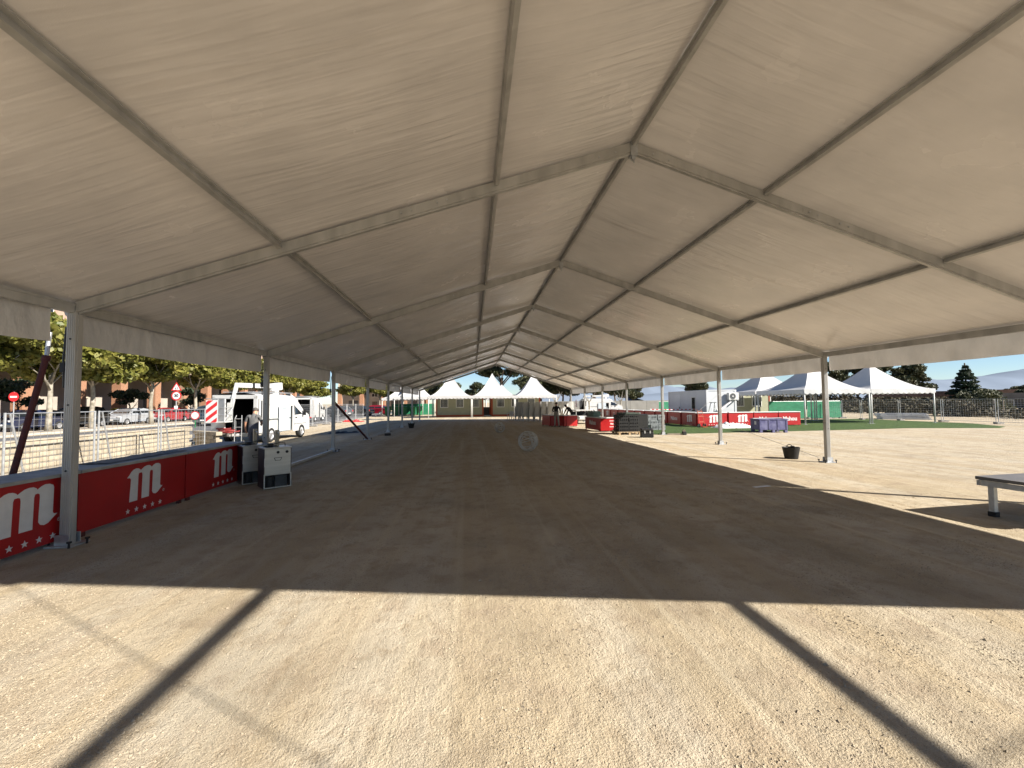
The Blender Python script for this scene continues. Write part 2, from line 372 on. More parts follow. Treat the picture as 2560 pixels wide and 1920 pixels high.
mat('stone', (0.26, 0.21, 0.155), 0.9, 0, 0, 55, col2=(0.40, 0.345, 0.26), spec=0.12)
pebbles('gravel', 70000, -4.8, 6.4, 1.2, 7.5, 0.0035, 0.0085, 3, 0.10, 'loose sandy gravel scattered over the open ground and wheel tracks')
pebbles('gravel_stone', 900, -5.5, 8.0, 1.3, 9.0, 0.009, 0.016, 5, 0.0, 'larger single stones lying on the sandy ground')

# ------------------------------------------------------------------ the big marquee
XC, HW, HR, SL = 2.293, 7.205, 5.153, 0.3319
HE = HR-SL*HW
FY = [0.77+5*k for k in range(-1, 9)]           # frames; the bay behind the camera has no cover
mar = thing('marquee', 'long white frame marquee with beige lit canvas roof and aluminium posts', 'marquee', (XC, 0, 0))
P1, P2 = 0.271, 0.662
ang = math.atan(SL)
CZ = 0.235                                      # canvas above the rafter's underside
post_v = MB()
post_v.box((0, 0, HE/2+0.06), (0.104, 0.10, HE+0.10)); post_v.box((0.056, 0, HE/2+.05), (0.010, 0.05, HE+.06)); post_v.box((-0.056, 0, HE/2+.05), (0.010, 0.05, HE+.06))
for xx in (-.035, -.012, .012, .035): post_v.box((xx, -0.052, HE/2+.05), (0.007, 0.006, HE+.06))
post_m = post_v.mesh('post', ALU)
plate_v = MB(); plate_v.box((0, 0, 0.011), (0.30, 0.26, 0.018)); plate_v.box((0, -.075, 0.075), (0.16, 0.012, 0.13)); plate_v.box((0, .075, 0.075), (0.16, 0.012, 0.13))
plate_m = plate_v.mesh('base_plate', ALUS)
peg_v = MB()
for px, py in ((-.16, -.10), (.18, -.08), (.15, .11), (-.14, .12)):
    peg_v.tube((px, py, -0.02), (px+.01, py, 0.07), 0.012, n=8); peg_v.tube((px+.01, py, 0.062), (px+.01, py, 0.08), 0.026, n=8)
peg_m = peg_v.mesh('ground_peg', BLACK)
bolt_v = MB()
for z in (0.9, 1.7, HE-.25): bolt_v.lathe([(0.0005, -.006), (.011, -.006), (.011, 0)], 8, (0.0, -0.055, z), 'y')
bolt_m = bolt_v.mesh('bolt', BLACK)
ref = {}
for k, y in enumerate(FY):
    for s in (-1, 1):
        if s == 1 and k == 0: pass
        p = bpy.data.objects.new('post', post_m); COL.objects.link(p); p.parent = mar; p.location = (s*HW, y, 0)
        q = bpy.data.objects.new('base_plate', plate_m); COL.objects.link(q); q.parent = p
        q = bpy.data.objects.new('ground_pegs', peg_m); COL.objects.link(q); q.parent = p; q['kind'] = 'stuff'; q.rotation_euler = (0, 0, random.choice((0, .6, 3.1, -.4)))
        q = bpy.data.objects.new('bolts', bolt_m); COL.objects.link(q); q.parent = p; q['kind'] = 'stuff'
        # rafter
        rf = MB(); a = Vector((0, y, HR)); b = Vector((s*(HW+.06), y, HR-SL*(HW+.06)))
        nrm = Vector((s*math.sin(ang), 0, math.cos(ang)))
        rf.bar(a+nrm*.128, b+nrm*.128, 0.082, 0.125, nrm); rf.bar(a+nrm*.052, b+nrm*.052, 0.050, 0.026, nrm)
        ro = rf.build('rafter', ALU, mar)
        sv = MB(); fx = 0.40*HW; c = Vector((s*fx, y, HR-SL*fx))+nrm*.112; t = (b-a).normalized()
        c = c+nrm*.016; sv.bar(c-t*.42, c+t*.42, 0.088, 0.112, nrm); sv.build('joint_sleeve', ALU, ro)
        bl = MB()
        for d in (-.32, -.18, .18, .32): bl.lathe([(0.0005, -.008), (.014, -.008), (.014, 0)], 8, c+t*d+Vector((0, -.055, 0)), 'y')
        for d in (.25, .5): bl.lathe([(0.0005, -.008), (.014, -.008), (.014, 0)], 8, a+t*d+nrm*.112+Vector((0, -.05, 0)), 'y')
        bl.build('bolts', ALUS, ro)['kind'] = 'stuff'
    rp = MB(); rp.box((0, y, HR+.10), (0.10, 0.115, 0.20)); rp.box((0, y, HR-.02), (0.05, 0.05, 0.05)); rp.tube((0, y-.03, HR-.04), (0, y-.03, HR-.10), 0.012, n=6)
    rp.build('ridge_bracket', ALUS, mar)
for i in range(len(FY)-1):
    y0, y1 = FY[i]+.05, FY[i+1]-.05
    for s, fr in ((0, 0), (1, P1), (1, P2), (-1, P1), (-1, P2)):
        x = s*fr*HW; z = HR-SL*fr*HW
        mb = MB(); rot = (0, s*ang, 0)
        mb.box((x, (y0+y1)/2, z+CZ-.070), (0.048, y1-y0, 0.065), rot); mb.box((x, (y0+y1)/2, z+CZ-.028), (0.085, y1-y0, 0.018), rot)
        mb.build('purlin', ALU, mar)
    for s in (-1, 1):
        mb = MB(); mb.box((s*(HW), (y0+y1)/2, HE+.135), (0.07, y1-y0, 0.125)); mb.box((s*HW-s*.042, (y0+y1)/2, HE+.175), (0.012, y1-y0, 0.018)); mb.build('eave_beam', ALU, mar)
# cover: one sheet per bay and slope
def canvas_sheet(y0, y1, s):
    me = bpy.data.meshes.new('canvas'); nu, nv = 34, 22; vs = []; uvs = []
    br = [0, P1, P2, 1.0]
    for j in range(nv+1):
        for i in range(nu+1):
            u = i/nu; v = j/nv; x = u*(HW+.10); f = x/HW
            z = HR+CZ-SL*x
            for a, b in zip(br, br[1:]):
                if a <= f <= b: z -= 0.045*math.sin(math.pi*(f-a)/(b-a))*math.sin(math.pi*v)**.7
            y = y0+(y1-y0)*v
            z += 0.012*mnoise.noise(Vector((x*.35*1.0+s*40, y*2.0, 1.7)))*math.sin(math.pi*v)
            vs.append((s*x, y, z+.006)); uvs.append((u, v))
    fs = []
    for j in range(nv):
        for i in range(nu):
            q = (j*(nu+1)+i, j*(nu+1)+i+1, (j+1)*(nu+1)+i+1, (j+1)*(nu+1)+i); fs.append(q if s > 0 else q[::-1])
    me.from_pydata(vs, [], fs); ul = me.uv_layers.new()
    for lp in me.loops: ul.data[lp.index].uv = uvs[lp.vertex_index]
    me.materials.append(CANV); me.polygons.foreach_set('use_smooth', [True]*len(me.polygons)); me.update()
    o = bpy.data.objects.new('canvas_sheet', me); COL.objects.link(o); o.parent = mar; return o
for i in range(1, len(FY)-1):
    for s in (-1, 1):
        canvas_sheet(FY[i]-(.04 if i == 1 else 0), FY[i+1]+(.04 if i == len(FY)-2 else 0), s)
        # valance
        y0, y1 = FY[i]+(.10 if not (s < 0 and i == 1) else .06), FY[i+1]-(.06 if not (s < 0 and i == 1) else .20)
        vh = 0.50
        mb = MB(); sd = i*3.7+s
        def fn(u, v):
            y = y0+(y1-y0)*u; z = HE+.20-vh*v-.03*v*math.sin(u*math.pi)
            off = 0.10+0.02*mnoise.noise(Vector((y*2.6+v*1.5, sd, v*2)))*v+.012*math.sin(y*9+v*5)*v*v+(0.03 if v > .9 else 0)*0
            return Vector((s*(HW+off), y, z))
        mb.grid(fn, 40, 8); mb.build('valance', VALM, mar, smooth=True)
# ratchet straps and loose flaps at the posts
for k in range(2, 8):
    for s in (1,):
        mb = MB(); y = FY[k]+.085
        mb.path([(s*HW+s*.03, y, HE+.12), (s*HW+.05*s, y+.02, HE-.25), (s*HW+.04*s, y+.01, HE-.55), (s*HW+.07*s, y+.03, HE-.75)], .012, 5); mb.box((s*HW+.045*s, y+.015, HE-.42), (.05, .03, .09)); mb.build('ratchet_strap', BLACK, mar)
        fl = MB(); fl.prism([(0, 0), (.07, -.03), (.075, -.34), (.03, -.46), (.01, -.30)], (s*HW+.02, FY[k]+.11, HE+.10), (1, 0, 0), (0, 0, 1), .004); fl.build('canvas_flap', TENTW, mar)
    mb = MB(); y = FY[k]-.02
    mb.path([(-HW-.08, y, HE-.1), (-HW-.10, y, HE-.5), (-HW-.085, y, HE-.85)], .012, 5); mb.box((-HW-.10, y, HE-.6), (.05, .04, .12)); mb.build('ratchet_strap', BLACK, mar)
# bracing cables of the open bay and of the second bay
for (a, b) in (((0, FY[1], HR+.12), (HW, FY[0], HE+.12)), ((HW, FY[1], HE+.12), (0, FY[0], HR+.12)), ((0, FY[1], HR+.12), (-HW, FY[0], HE+.12))):
    MB().tube(a, b, .008, n=6).build('brace_cable', ALUS, mar)
# floor rail between two left posts, red diagonal prop between the next two
MB().bar((-HW, FY[3]+.2, .045), (-HW, FY[4]-.16, .045), .07, .07).build('ground_rail', ALU, mar)
MB().tube((-HW, FY[4]+.1, 1.74), (-HW+.05, FY[5]-.25, .06), .045, n=8).build('diagonal_prop', REDD, mar)
MB().path([(HW-.05, FY[4]-.1, 1.95), (HW-1.0, FY[4]-.06, 1.2), (HW-.05, FY[3]+.25, .1)], .006, 5).build('brace_cable', ALUS, mar)

# ------------------------------------------------------------------ red bar counters
M_OUT = [(.05, 0), (.27, 0), (.285, .74), (.30, .80), (.36, .81), (.395, .79), (.405, .72), (.39, .02), (.605, .02), (.615, .74), (.63, .81), (.68, .82), (.71, .79), (.715, .72), (.70, .15), (.735, .08), (.80, .05), (.87, .08), (.94, .16), (1.03, .255), (.965, .265), (.945, .31), (.955, .90), (.94, .95), (.88, .99), (.80, 1.0), (.73, .965), (.665, .905), (.655, .94), (.60, .98), (.53, .985), (.46, .965), (.40, .92), (.35, .875), (.33, .91), (.28, .945), (.22, .955), (.15, .93), (.09, .875), (.04, .79), (-.02, .715), (.06, .70), (.085, .65), (.08, .55)]
STAR = [(math.sin(i*math.pi/5)*(1 if i % 2 == 0 else .42), math.cos(i*math.pi/5)*(1 if i % 2 == 0 else .42)) for i in range(10)][::-1]
def emblem(parent, o, ux, w, h, wx, stars=True):
    """the white letter with five stars, lying on the panel; o = lower left corner on the panel"""
    o = Vector(o); ux = Vector(ux); uz = Vector((0, 0, 1))
    MB().prism([(x*w, y*h) for x, y in M_OUT], o, ux, uz, .003).build('emblem_letter', WHITEP, parent)
    if stars:
        for i in range(5):
            MB().prism([(x*.042*wx, y*.042*wx) for x, y in STAR], o+ux*(w*(.02+.235*i))+uz*(-.13*wx), ux, uz, .003).build('emblem_star', WHITEP, parent)
        mb = MB(); n = 20; c = o+ux*(w*1.06)+uz*(h*.10); nn = ux.cross(uz)*.003; r0, r1 = .017*wx, .022*wx
        vs = []
        for rr in (r0, r1):
            for k in range(n): a = 2*math.pi*k/n; vs.append(c+nn+ux*(rr*math.cos(a))+uz*(rr*math.sin(a)))
        mb.add(vs, [(k, n+k, n+(k+1) % n, (k+1) % n) for k in range(n)]); mb.build('registered_ring', WHITEP, parent)
        tm = text_mesh('R', .028*wx, WHITEP, 'registered_letter', 0, .0005); t = bpy.data.objects.new('registered_letter', tm); COL.objects.link(t); t.parent = parent
        mz = ux.cross(uz); t.matrix_local = Matrix(((ux.x, uz.x, mz.x, c.x+mz.x*.003), (ux.y, uz.y, mz.y, c.y+mz.y*.003), (ux.z, uz.z, mz.z, c.z+mz.z*.003), (0, 0, 0, 1)))
def word(parent, txt, c, ux, size, bold=.012):
    me = text_mesh(txt, size, WHITEP, 'lettering', bold, .002); t = bpy.data.objects.new('lettering', me); COL.objects.link(t); t.parent = parent
    ux = Vector(ux); uz = Vector((0, 0, 1)); n = ux.cross(uz); c = Vector(c)
    t.matrix_local = Matrix(((ux.x, uz.x, n.x, c.x), (ux.y, uz.y, n.y, c.y), (ux.z, uz.z, n.z, c.z), (0, 0, 0, 1)))
def bar_unit(name, label, loc, rz, L=2.02, H=.87, D=.55, group=None, top=None, mark='m', panelmat=None, ex=0.0):
    """front faces local -Y, runs along local X from -L/2 to L/2"""
    t = thing(name, label, 'bar counter', loc, rz, group); pm = panelmat or RED
    MB().bb(-L/2+.004, L/2-.004, -.012, .012, .06, H-.055).build('front_panel', pm, t, bevel=.003)
    for s in (-1, 1):
        MB().bb(s*(L/2-.030)-.018, s*(L/2-.030)+.018, .012, D, .05, H-.055).build('side_panel', pm, t, bevel=.003)
        for yy in (.02, D-.03): MB().bb(s*(L/2-.10)-.03, s*(L/2-.10)+.03, yy-.025, yy+.025, 0, .07).build('foot', REDD, t)
    MB().bb(-L/2, L/2, -.05, D, H-.055, H-.012).build('counter_top', top or STEEL, t, bevel=.006)
    MB().bb(-L/2+.02, L/2-.02, .03, D-.03, .40, .42).build('shelf', DARKGREY, t)
    if mark == 'm': emblem(t, (-.235+ex, -.0125, .27), (1, 0, 0), .69, .50, 1)
    elif mark == 'w': word(t, 'Mahou', (.02, -.0135, .46), (1, 0, 0), .36)
    elif mark == 'b':
        mb = MB()
        for r0, r1 in ((.17, .2),):
            for (x0, x1, z0, z1) in ((-.22, .22, .58, .61), (-.22, .22, .25, .28), (-.25, -.22, .27, .59), (.22, .25, .27, .59)): mb.bb(x0, x1, -.016, -.0135, z0, z1)
        mb.build('badge_outline', WHITEP, t); word(t, 'Mahou', (0, -.0135, .43), (1, 0, 0), .12, .004)
    return t
XB = -5.03
for yc, lab in ((4.98, 'red bar counter with white letter and stars, ahead of the first marquee post'), (7.045, 'red bar counter with white letter, between two other red counters by the fence'), (9.12, 'red bar counter ending beside the two steel beer coolers')):
    bar_unit('bar_counter', lab, (XB, yc, 0), R(90), 2.05, .88, .55, 'red bar counters along the left posts', mat('grey_counter_top', (.30, .30, .285), .6, .0, .2, 5), ex=.29 if yc < 5 else 0)
tarp = MB(); 
tarp.grid(lambda u, v: Vector((XB-.08-.40*v+.01*math.sin(u*17), 6.55+1.75*u, .872+.022*abs(mnoise.noise(Vector((u*6, v*3, 2))))+.004)), 30, 8)
tarp.grid(lambda u, v: Vector((XB-.08-.40*v, 6.55+1.75*u, .8695)), 2, 2)
tag(tarp.build('folded_tarp', BLACK, smooth=True), 'black plastic sheet lying on the middle red counter', 'sheet')
# handle slot on the middle counter
# beer coolers
def cooler(loc, rz, label):
    t = thing('beer_cooler', label, 'beer cooler', loc, rz, 'steel beer coolers beside the red counters')
    w, d, h = .50, .46, .80
    DK = mat('cooler_side', (.035, .022, .026), .5, 0, .2, 6)
    mb = MB(); mb.bb(-w/2, -w/2+.012, 0, d, .02, h); mb.bb(w/2-.012, w/2, 0, d, .02, h)
    MB().bb(-w/2, -w/2+.012, 0, d, .02, h).build('side_panel', DK, t); MB().bb(w/2-.012, w/2, 0, d, .02, h).build('side_panel', DK, t)
    MB().bb(-w/2, w/2, d-.012, d, .02, h-.002).build('back_panel', DK, t)
    MB().bb(-w/2+.012, w/2-.012, -.004, .014, .30, h-.002).build('front_panel', STEEL, t, bevel=.004)
    MB().bb(-w/2-.01, w/2+.01, -.012, d+.005, h, h+.025).build('lid', STEEL, t, bevel=.004)
    for xx in (0.0, .165): MB().lathe([(.0005, -.010), (.028, -.010), (.028, .0)], 16, (xx, -.002, h-.075), 'y').build('tap_hole', BLACK, t)
    hd = MB().prism([(-.075, .06), (-.05, 0), (.05, 0), (.075, .06)], (0, -.0055, h-.24), (1, 0, 0), (0, 0, 1), .003); hd.build('handle_rim', BLACK, t)
    MB().prism([(-.060, .052), (-.042, .008), (.042, .008), (.060, .052)], (0, -.0090, h-.24), (1, 0, 0), (0, 0, 1), .003).build('handle_recess', STEEL, t)
    fr = MB(); fr.bb(-w/2, -w/2+.02, -.008, .012, .02, .30); fr.bb(w/2-.02, w/2, -.008, .012, .02, .30); fr.bb(-w/2+.02, w/2-.02, -.008, .012, .02, .04); fr.bb(-w/2+.02, w/2-.02, -.008, .012, .28, .30)
    fr.build('grille_frame', STEEL, t)
    gw = MB()
    for i in range(1, 12): gw.bb(-w/2+.02, w/2-.02, .002, .005, .04+i*.02-.0015, .04+i*.02+.0015)
    gw.build('grille_wires', DARKGREY, t)['kind'] = 'stuff'
    cp = MB(); cp.tube((-.12, .15, .02), (-.12, .15, .22), .075, n=14); cp.build('compressor', BLACK, t)
    MB().bb(-.02, .20, .10, .34, .02, .25).build('condenser', DARKGREY, t)
    MB().bb(-.245, -.235, -.013, -.009, .45, .62).build('paper_label', WHITEP, t)
    MB().bb(.005, .075, .20, .27, h+.025, h+.36).build('tap_column', mat('tap_column', (.24, .215, .17), .4, .5, .15, 5), t, bevel=.006)
    MB().path([(.04, .20, h+.31), (.04, .09, h+.31), (.04, .07, h+.27)], .011, 8).build('tap', ALUS, t)
    hs = MB(); hs.path([(-.18, .1, h+.03), (-.05, .06, h+.09), (.06, .1, h+.11), (.17, .16, h+.09), (.20, .25, h+.03)], .008, 6); hs.build('hose', BLACK, t)
    hs = MB(); hs.path([(-.2, .25, h+.03), (-.08, .3, h+.05), (0, .12, h+.045), (-.1, .04, h+.04), (-.2, .12, h+.04)], .010, 6); hs.build('hose', BLACK, t)
    MB().bb(-.16, -.07, .08, .18, h+.025, h+.10).build('tap_block', BLACK, t)
    return t
cooler((-3.90, 9.08, 0), R(38), 'stainless steel beer cooler with tap column, standing clear of the counters')
cooler((-4.58, 9.62, 0), R(40), 'steel beer cooler squeezed between the counter end and another cooler')
# adjustable red prop leaning outside the first left post
pr = thing('adjustable_prop', 'dark red steel prop with bare upper tube leaning outside the first post', 'prop', (-5.75, 5.78, 0))
a, b = Vector((0, 0, .0)), Vector((.10, .46, 2.34)); 
MB().tube(a, b, .035, n=12).build('outer_tube', REDD, pr); MB().tube(b+Vector((0, 0, -.02)), b+Vector((.006, .03, .34)), .024, n=10).build('inner_tube', ALUS, pr); MB().tube(b+Vector((-.002, -.01, -.05)), b+Vector((.001, .005, .02)), .045, n=10).build('collar', REDD, pr)
MB().bb(-.07, .07, -.07, .07, 0, .01).build('foot_plate', REDD, pr)

# ------------------------------------------------------------------ temporary fences
def fence_mesh(L, H, sp=.14, hz=.28, r=.0035):
    mb = MB()
    n = int(L/sp)
    for i in range(1, n): mb.tube((i*L/n, 0, .12), (i*L/n, 0, H-.02), r, n=3, caps=False)
    m = int(H/hz)
    for i in range(1, m): mb.tube((0, .005, .12+i*(H-.14)/m), (L, .005, .12+i*(H-.14)/m), r, n=3, caps=False)
    return mb.mesh('wire_mesh', ALUS)
FM = {}
def fence_panel(label, a, b, H=1.58, group=None, brace=False, feet=True, r=.0035, sp=.14, hz=.14):
    a = Vector((*a, 0)); b = Vector((*b, 0)); L = (b-a).length; rz = math.atan2(b.y-a.y, b.x-a.x)
    t = thing('fence_panel', label, 'fence', a, rz, group)
    key = (round(L, 2), H, r)
    if key not in FM: FM[key] = fence_mesh(L, H, sp, hz, r)
    o = bpy.data.objects.new('wire_mesh', FM[key]); COL.objects.link(o); o.parent = t; o['kind'] = 'stuff'
    for x in (.03, L-.03): MB().tube((x, 0, .02), (x, 0, H), .021, n=8).build('post', ALUS, t)
    for z in (.12, H-.02): MB().tube((.03, 0, z), (L-.03, 0, z), .014, n=6).build('rail', ALUS, t)
    if feet:
        for x in (.03,): MB().bb(x-.12, x+.12, -.32, .32, 0, .12).build('foot_block', mat('concrete_foot', (.2, .19, .18), .9, 0, .2, 9), t, bevel=.02)
    if brace:
        MB().tube((.12, 0, H-.03), (.55, .05, .02), .018, n=8).build('brace', ALUS, t)
    return t
ys = [4.95, 7.05, 9.15, 11.25, 13.35, 15.5]
labs = ['mesh fence panel behind the end of the first red counter', 'mesh fence panel in front of the dark blue parked car', 'braced mesh fence panel before the spotted tree trunks', 'mesh fence panel in front of the red parked car', 'mesh fence panel next to the speed limit sign']
for i in range(5): fence_panel(labs[i], (-9.0, ys[i]), (-9.0, ys[i+1]-.05), 1.57, 'mesh fence panels along the low block wall', brace=i in (2, 3, 4), feet=False, r=.004)
yb = [27.6, 30.6, 33.6, 36.6, 39.6, 42.2, 45.3, 48.3]
for i in range(7): fence_panel('mesh fence panel along the street beyond the white lift van', (-12+.02*i, yb[i]), (-12+.02*i, yb[i+1]-.05), 1.66, 'street side fence beyond the van', brace=(i == 5), r=.005)
rfp = [(31.2, 35.2), (32.0, 32.7), (33.2, 30.6), (34.0, 28.2), (34.1, 25.0), (34.6, 21.6), (35.2, 18.2)]
for i in range(6): fence_panel('mesh fence panel between the open gravel and the scrub', rfp[i], (rfp[i+1][0]-.02, rfp[i+1][1]+.06), 1.64, 'mesh fence panels before the scrub', r=.005)
# heap of spare panels
hp = MB().mesh('x', ALUS)
for i in range(9):
    o = thing('stacked_fence_panel', 'spare mesh fence panel lying flat in the heap behind the fence', 'fence', (34.6+.05*random.random(), 33.9+.04*i, .03+.055*i), R(-32+random.uniform(-3, 3)), 'heap of spare fence panels')
    if i == 0: hm = fence_mesh(3.0, 1.6, .14, .28, .006)
    q = bpy.data.objects.new('wire_mesh', hm); COL.objects.link(q); q.parent = o; q.rotation_euler = (R(90), 0, 0); q['kind'] = 'stuff'
    for z in (.0, 3.0): MB().tube((z, -.0, 0), (z, -1.6, 0), .024, n=6).build('post', ALUS, o)
    for z in (-.02, -1.6): MB().tube((0, z, 0), (3, z, 0), .02, n=6).build('rail', ALUS, o)

# ------------------------------------------------------------------ low block wall
wall = thing('block_wall', 'low pale concrete block wall behind the mesh fence', 'wall', (-10, 0, 0))
MB().bb(-.19, -.02, 5.5, 16.3, 0, .80).build('mortar_bed', MORTAR, wall)
bm_ = [MB().box((0, 0, 0), (.19, .405, .118)).mesh('block', mat('block_%d' % i, c, .9, 0, .16, 7, bump=.006, bscale=60)) for i, c in enumerate(((.33, .285, .215), (.36, .315, .24), (.29, .25, .19)))]
for r_ in range(7):
    for i in range(26):
        y = 5.7+i*.42+(.21 if r_ % 2 else 0)
        if y > 16.2: continue
        o = bpy.data.objects.new('block', random.choice(bm_)); COL.objects.link(o); o.parent = wall
        o.location = (-.08+random.uniform(-.004, .004), y, .065+r_*.128); o.rotation_euler = (0, 0, random.uniform(-.006, .006))
MB().bb(-.20, .03, 5.5, 16.33, .905, .935).build('coping', BLOCK, wall, bevel=.005)
w2 = thing('block_wall', 'shaded stub of block wall returning from the low wall beside the van', 'wall', (-9.97, 16.42, 0), R(-36))
MB().bb(.02, 1.5, .05, .16, 0, .76).build('mortar_bed', MORTAR, w2)
for r_ in range(6):
    for i in range(4 if r_ % 2 else 3):
        x = (.36 if r_ % 2 == 0 else .15)+i*.42
        o = bpy.data.objects.new('block', random.choice(bm_)); COL.objects.link(o); o.parent = w2; o.location = (x, .10, .065+r_*.128); o.rotation_euler = (0, 0, R(90))

# ------------------------------------------------------------------ vehicles
def wheel(parent, c, r=.33, w=.2, name='wheel'):
    e = MB(); e.lathe([(r*.62, -w/2), (r*.93, -w/2), (r, -w*.3), (r, w*.3), (r*.93, w/2), (r*.62, w/2), (r*.62, -w/2)], 22, c, 'x')
    o = e.build(name, RUBBER, parent, smooth=True)
    rm = MB(); rm.lathe([(.001, -w*.36), (r*.2, -w*.40), (r*.55, -w*.25), (r*.63, -w*.46), (r*.63, w*.46), (r*.55, w*.25), (r*.2, w*.40), (.001, w*.36)], 22, c, 'x')
    rm.build('rim', mat('wheel_rim', (.45, .45, .46), .35, .7, .1, 9), o, smooth=True)
    return o
CARP = {'hatch': [(-1.95, .32), (-2.0, .62), (-1.95, .86), (-1.72, .97), (-1.45, 1.34), (-.9, 1.42), (-.1, 1.43), (.35, 1.36), (1.02, .96), (1.7, .84), (1.93, .66), (1.95, .32)],
        'suv': [(-2.1, .38), (-2.15, .75), (-2.1, .98), (-1.98, 1.05), (-1.8, 1.52), (-1.2, 1.62), (.0, 1.62), (.45, 1.55), (1.05, 1.08), (1.8, .98), (2.05, .78), (2.1, .38)],
        'sedan': [(-2.2, .34), (-2.25, .62), (-2.2, .88), (-1.6, .95), (-1.15, 1.32), (-.6, 1.41), (.1, 1.41), (.5, 1.34), (1.15, .95), (1.9, .84), (2.15, .64), (2.2, .34)]}
CAR_CACHE = {}
def car(name, label, kind, paint, loc, rz, group='cars parked along the street'):
    t = thing(name, label, 'car', loc, rz, group); P = CARP[kind]; W = .86; belt = P[3][1]; bz = min(P[3][1], P[8][1])
    def xw(z, i): return W*(1 if z <= bz+.02 else 1-.34*(z-bz)/(.5))
    n = len(P); mb = MB(); vs = []
    for s in (-1, 1):
        for i, (y, z) in enumerate(P): vs.append((s*(xw(z, i)-(.05 if i in (0, 1, n-1, n-2) else 0)), y, z))
    fs = [(i, i+1, n+i+1, n+i) for i in range(n-1)]+[(0, n, 2*n-1, n-1)]
    low = [0, 1, 2, 3, 8, 9, 10, 11]
    for s in (0, 1):
        q = [i+s*n for i in low]; fs.append(tuple(q[::-1]) if s else tuple(q))
        q = [i+s*n for i in (3, 4, 5, 6, 7, 8)]; fs.append(tuple(q[::-1]) if s else tuple(q))
    mb.add(vs, fs); body = mb.build('body', paint, t, bevel=.05)
    # glass, slightly proud of the body
    def lerp(a, b, f): return (a[0]+(b[0]-a[0])*f, a[1]+(b[1]-a[1])*f)
    for (i, j, nm) in ((7, 8, 'windscreen'), (3, 4, 'rear_window')):
        a = lerp(P[i], P[j], .08); b = lerp(P[i], P[j], .90); m2 = MB()
        dy, dz = b[0]-a[0], b[1]-a[1]; l = math.hypot(dy, dz); ny, nz_ = (-dz/l, dy/l); 
        if nz_ < 0: ny, nz_ = -ny, -nz_
        q = []
        for (p) in (a, b):
            for s in (-1, 1): q.append((s*(xw(p[1], 5)-.07), p[0]+ny*.012, p[1]+nz_*.012))
        m2.add(q, [(0, 1, 3, 2)]); m2.build(nm, GLASS, t)
    top = P[4][1]
    for s in (-1, 1):
        for (yA, yB) in ((P[4][0]+.12, -.42), (-.32, P[7][0]-.02)):
            zl, zt = bz+.05, top-.10
            yl0 = yA-(.12 if yA < -1 else 0); yl1 = yB+(.42 if yB > 0 else 0)
            m2 = MB(); m2.add([(s*(xw(zl, 5)+.004), yl0, zl), (s*(xw(zl, 5)+.004), yl1, zl), (s*(xw(zt, 5)+.004), yB, zt), (s*(xw(zt, 5)+.004), yA, zt)], [(0, 1, 2, 3)]); m2.build('side_window', GLASS, t)
        MB().box((s*(W-.17), P[10][0]-.01, P[10][1]+.07), (.26, .10, .11), (R(-20), 0, R(-14*s))).build('headlight', LAMPW, t, bevel=.02)
        MB().box((s*(W-.15), P[1][0]+.02, P[1][1]+.16), (.18, .07, .20)).build('tail_light', LAMPRED, t, bevel=.02)
        MB().box((s*(W+.06), P[8][0]-.18, bz+.06), (.14, .08, .10)).build('mirror', paint, t, bevel=.02)
        for y in (P[0][0]+.68, P[11][0]-.72):
            wheel(t, (s*(W-.09), y, .30), .30, .19)
    MB().bb(-W+.08, W-.08, P[11][0]-.06, P[11][0]+.035, .30, .50).build('front_bumper', DARKGREY, t, bevel=.03)
    MB().bb(-W+.08, W-.08, P[0][0]-.035, P[0][0]+.06, .30, .52).build('rear_bumper', DARKGREY, t, bevel=.03)
    for y in (P[11][0]+.045, P[0][0]-.055 if kind != 'x' else 0): MB().bb(-.26, .26, y-.006, y+.006, .42, .53).build('number_plate', WHITEP, t)
    return t
def paint(n, c): return mat('paint_'+n, c, .25, .15, .04, 3, coat=.6)
XK = -31.0
car('parked_car', 'dark blue hatchback parked behind the no entry sign', 'hatch', paint('navy', (.012, .018, .05)), (XK, 33.2, 0), R(180))
car('parked_car', 'black hatchback parked beside the pale tree trunk', 'suv', paint('black', (.01, .011, .013)), (XK-.2, 37.0, 0), R(180))
car('parked_car', 'silver grey hatchback parked right of the spotted tree trunk', 'hatch', paint('silver', (.30, .32, .35)), (XK, 41.9, 0), R(180))
car('parked_car', 'red hatchback parked under the plane trees', 'hatch', paint('red', (.26, .012, .02)), (XK, 47.0, 0), R(180))
car('parked_car', 'pale silver car parked behind the speed limit sign post', 'hatch', paint('pale', (.50, .51, .52)), (XK, 52.2, 0), R(180))
car('parked_car', 'yellow car parked by the brick pillars behind the silver hatchback', 'hatch', paint('yellow', (.45, .36, .02)), (-34.6, 46.0, 0), R(180))
car('parked_car', 'white estate parked beyond the pale silver car', 'suv', paint('white', (.7, .7, .7)), (XK+.4, 57.5, 0), R(180))
car('car', 'dark teal car seen from behind between block wall and lift van', 'suv', paint('teal', (.02, .035, .05)), (-21.4, 38.4, 0), R(4))
car('parked_car', 'silver off-roader parked beyond the street fence next to the white truck', 'suv', paint('silver', (.30, .32, .35)), (-20.2, 56.5, 0), R(8))
car('parked_car', 'dark grey hatchback parked between silver off-roader and black car', 'hatch', paint('grey', (.07, .075, .085)), (-17.6, 57.5, 0), R(70))
car('parked_car', 'black car parked left of the small red car', 'sedan', paint('black', (.01, .011, .013)), (-16.0, 61.5, 0), R(75))
car('parked_car', 'small dark red car parked next to the white gazebo', 'hatch', paint('darkred', (.20, .01, .02)), (-14.3, 64.5, 0), R(80))

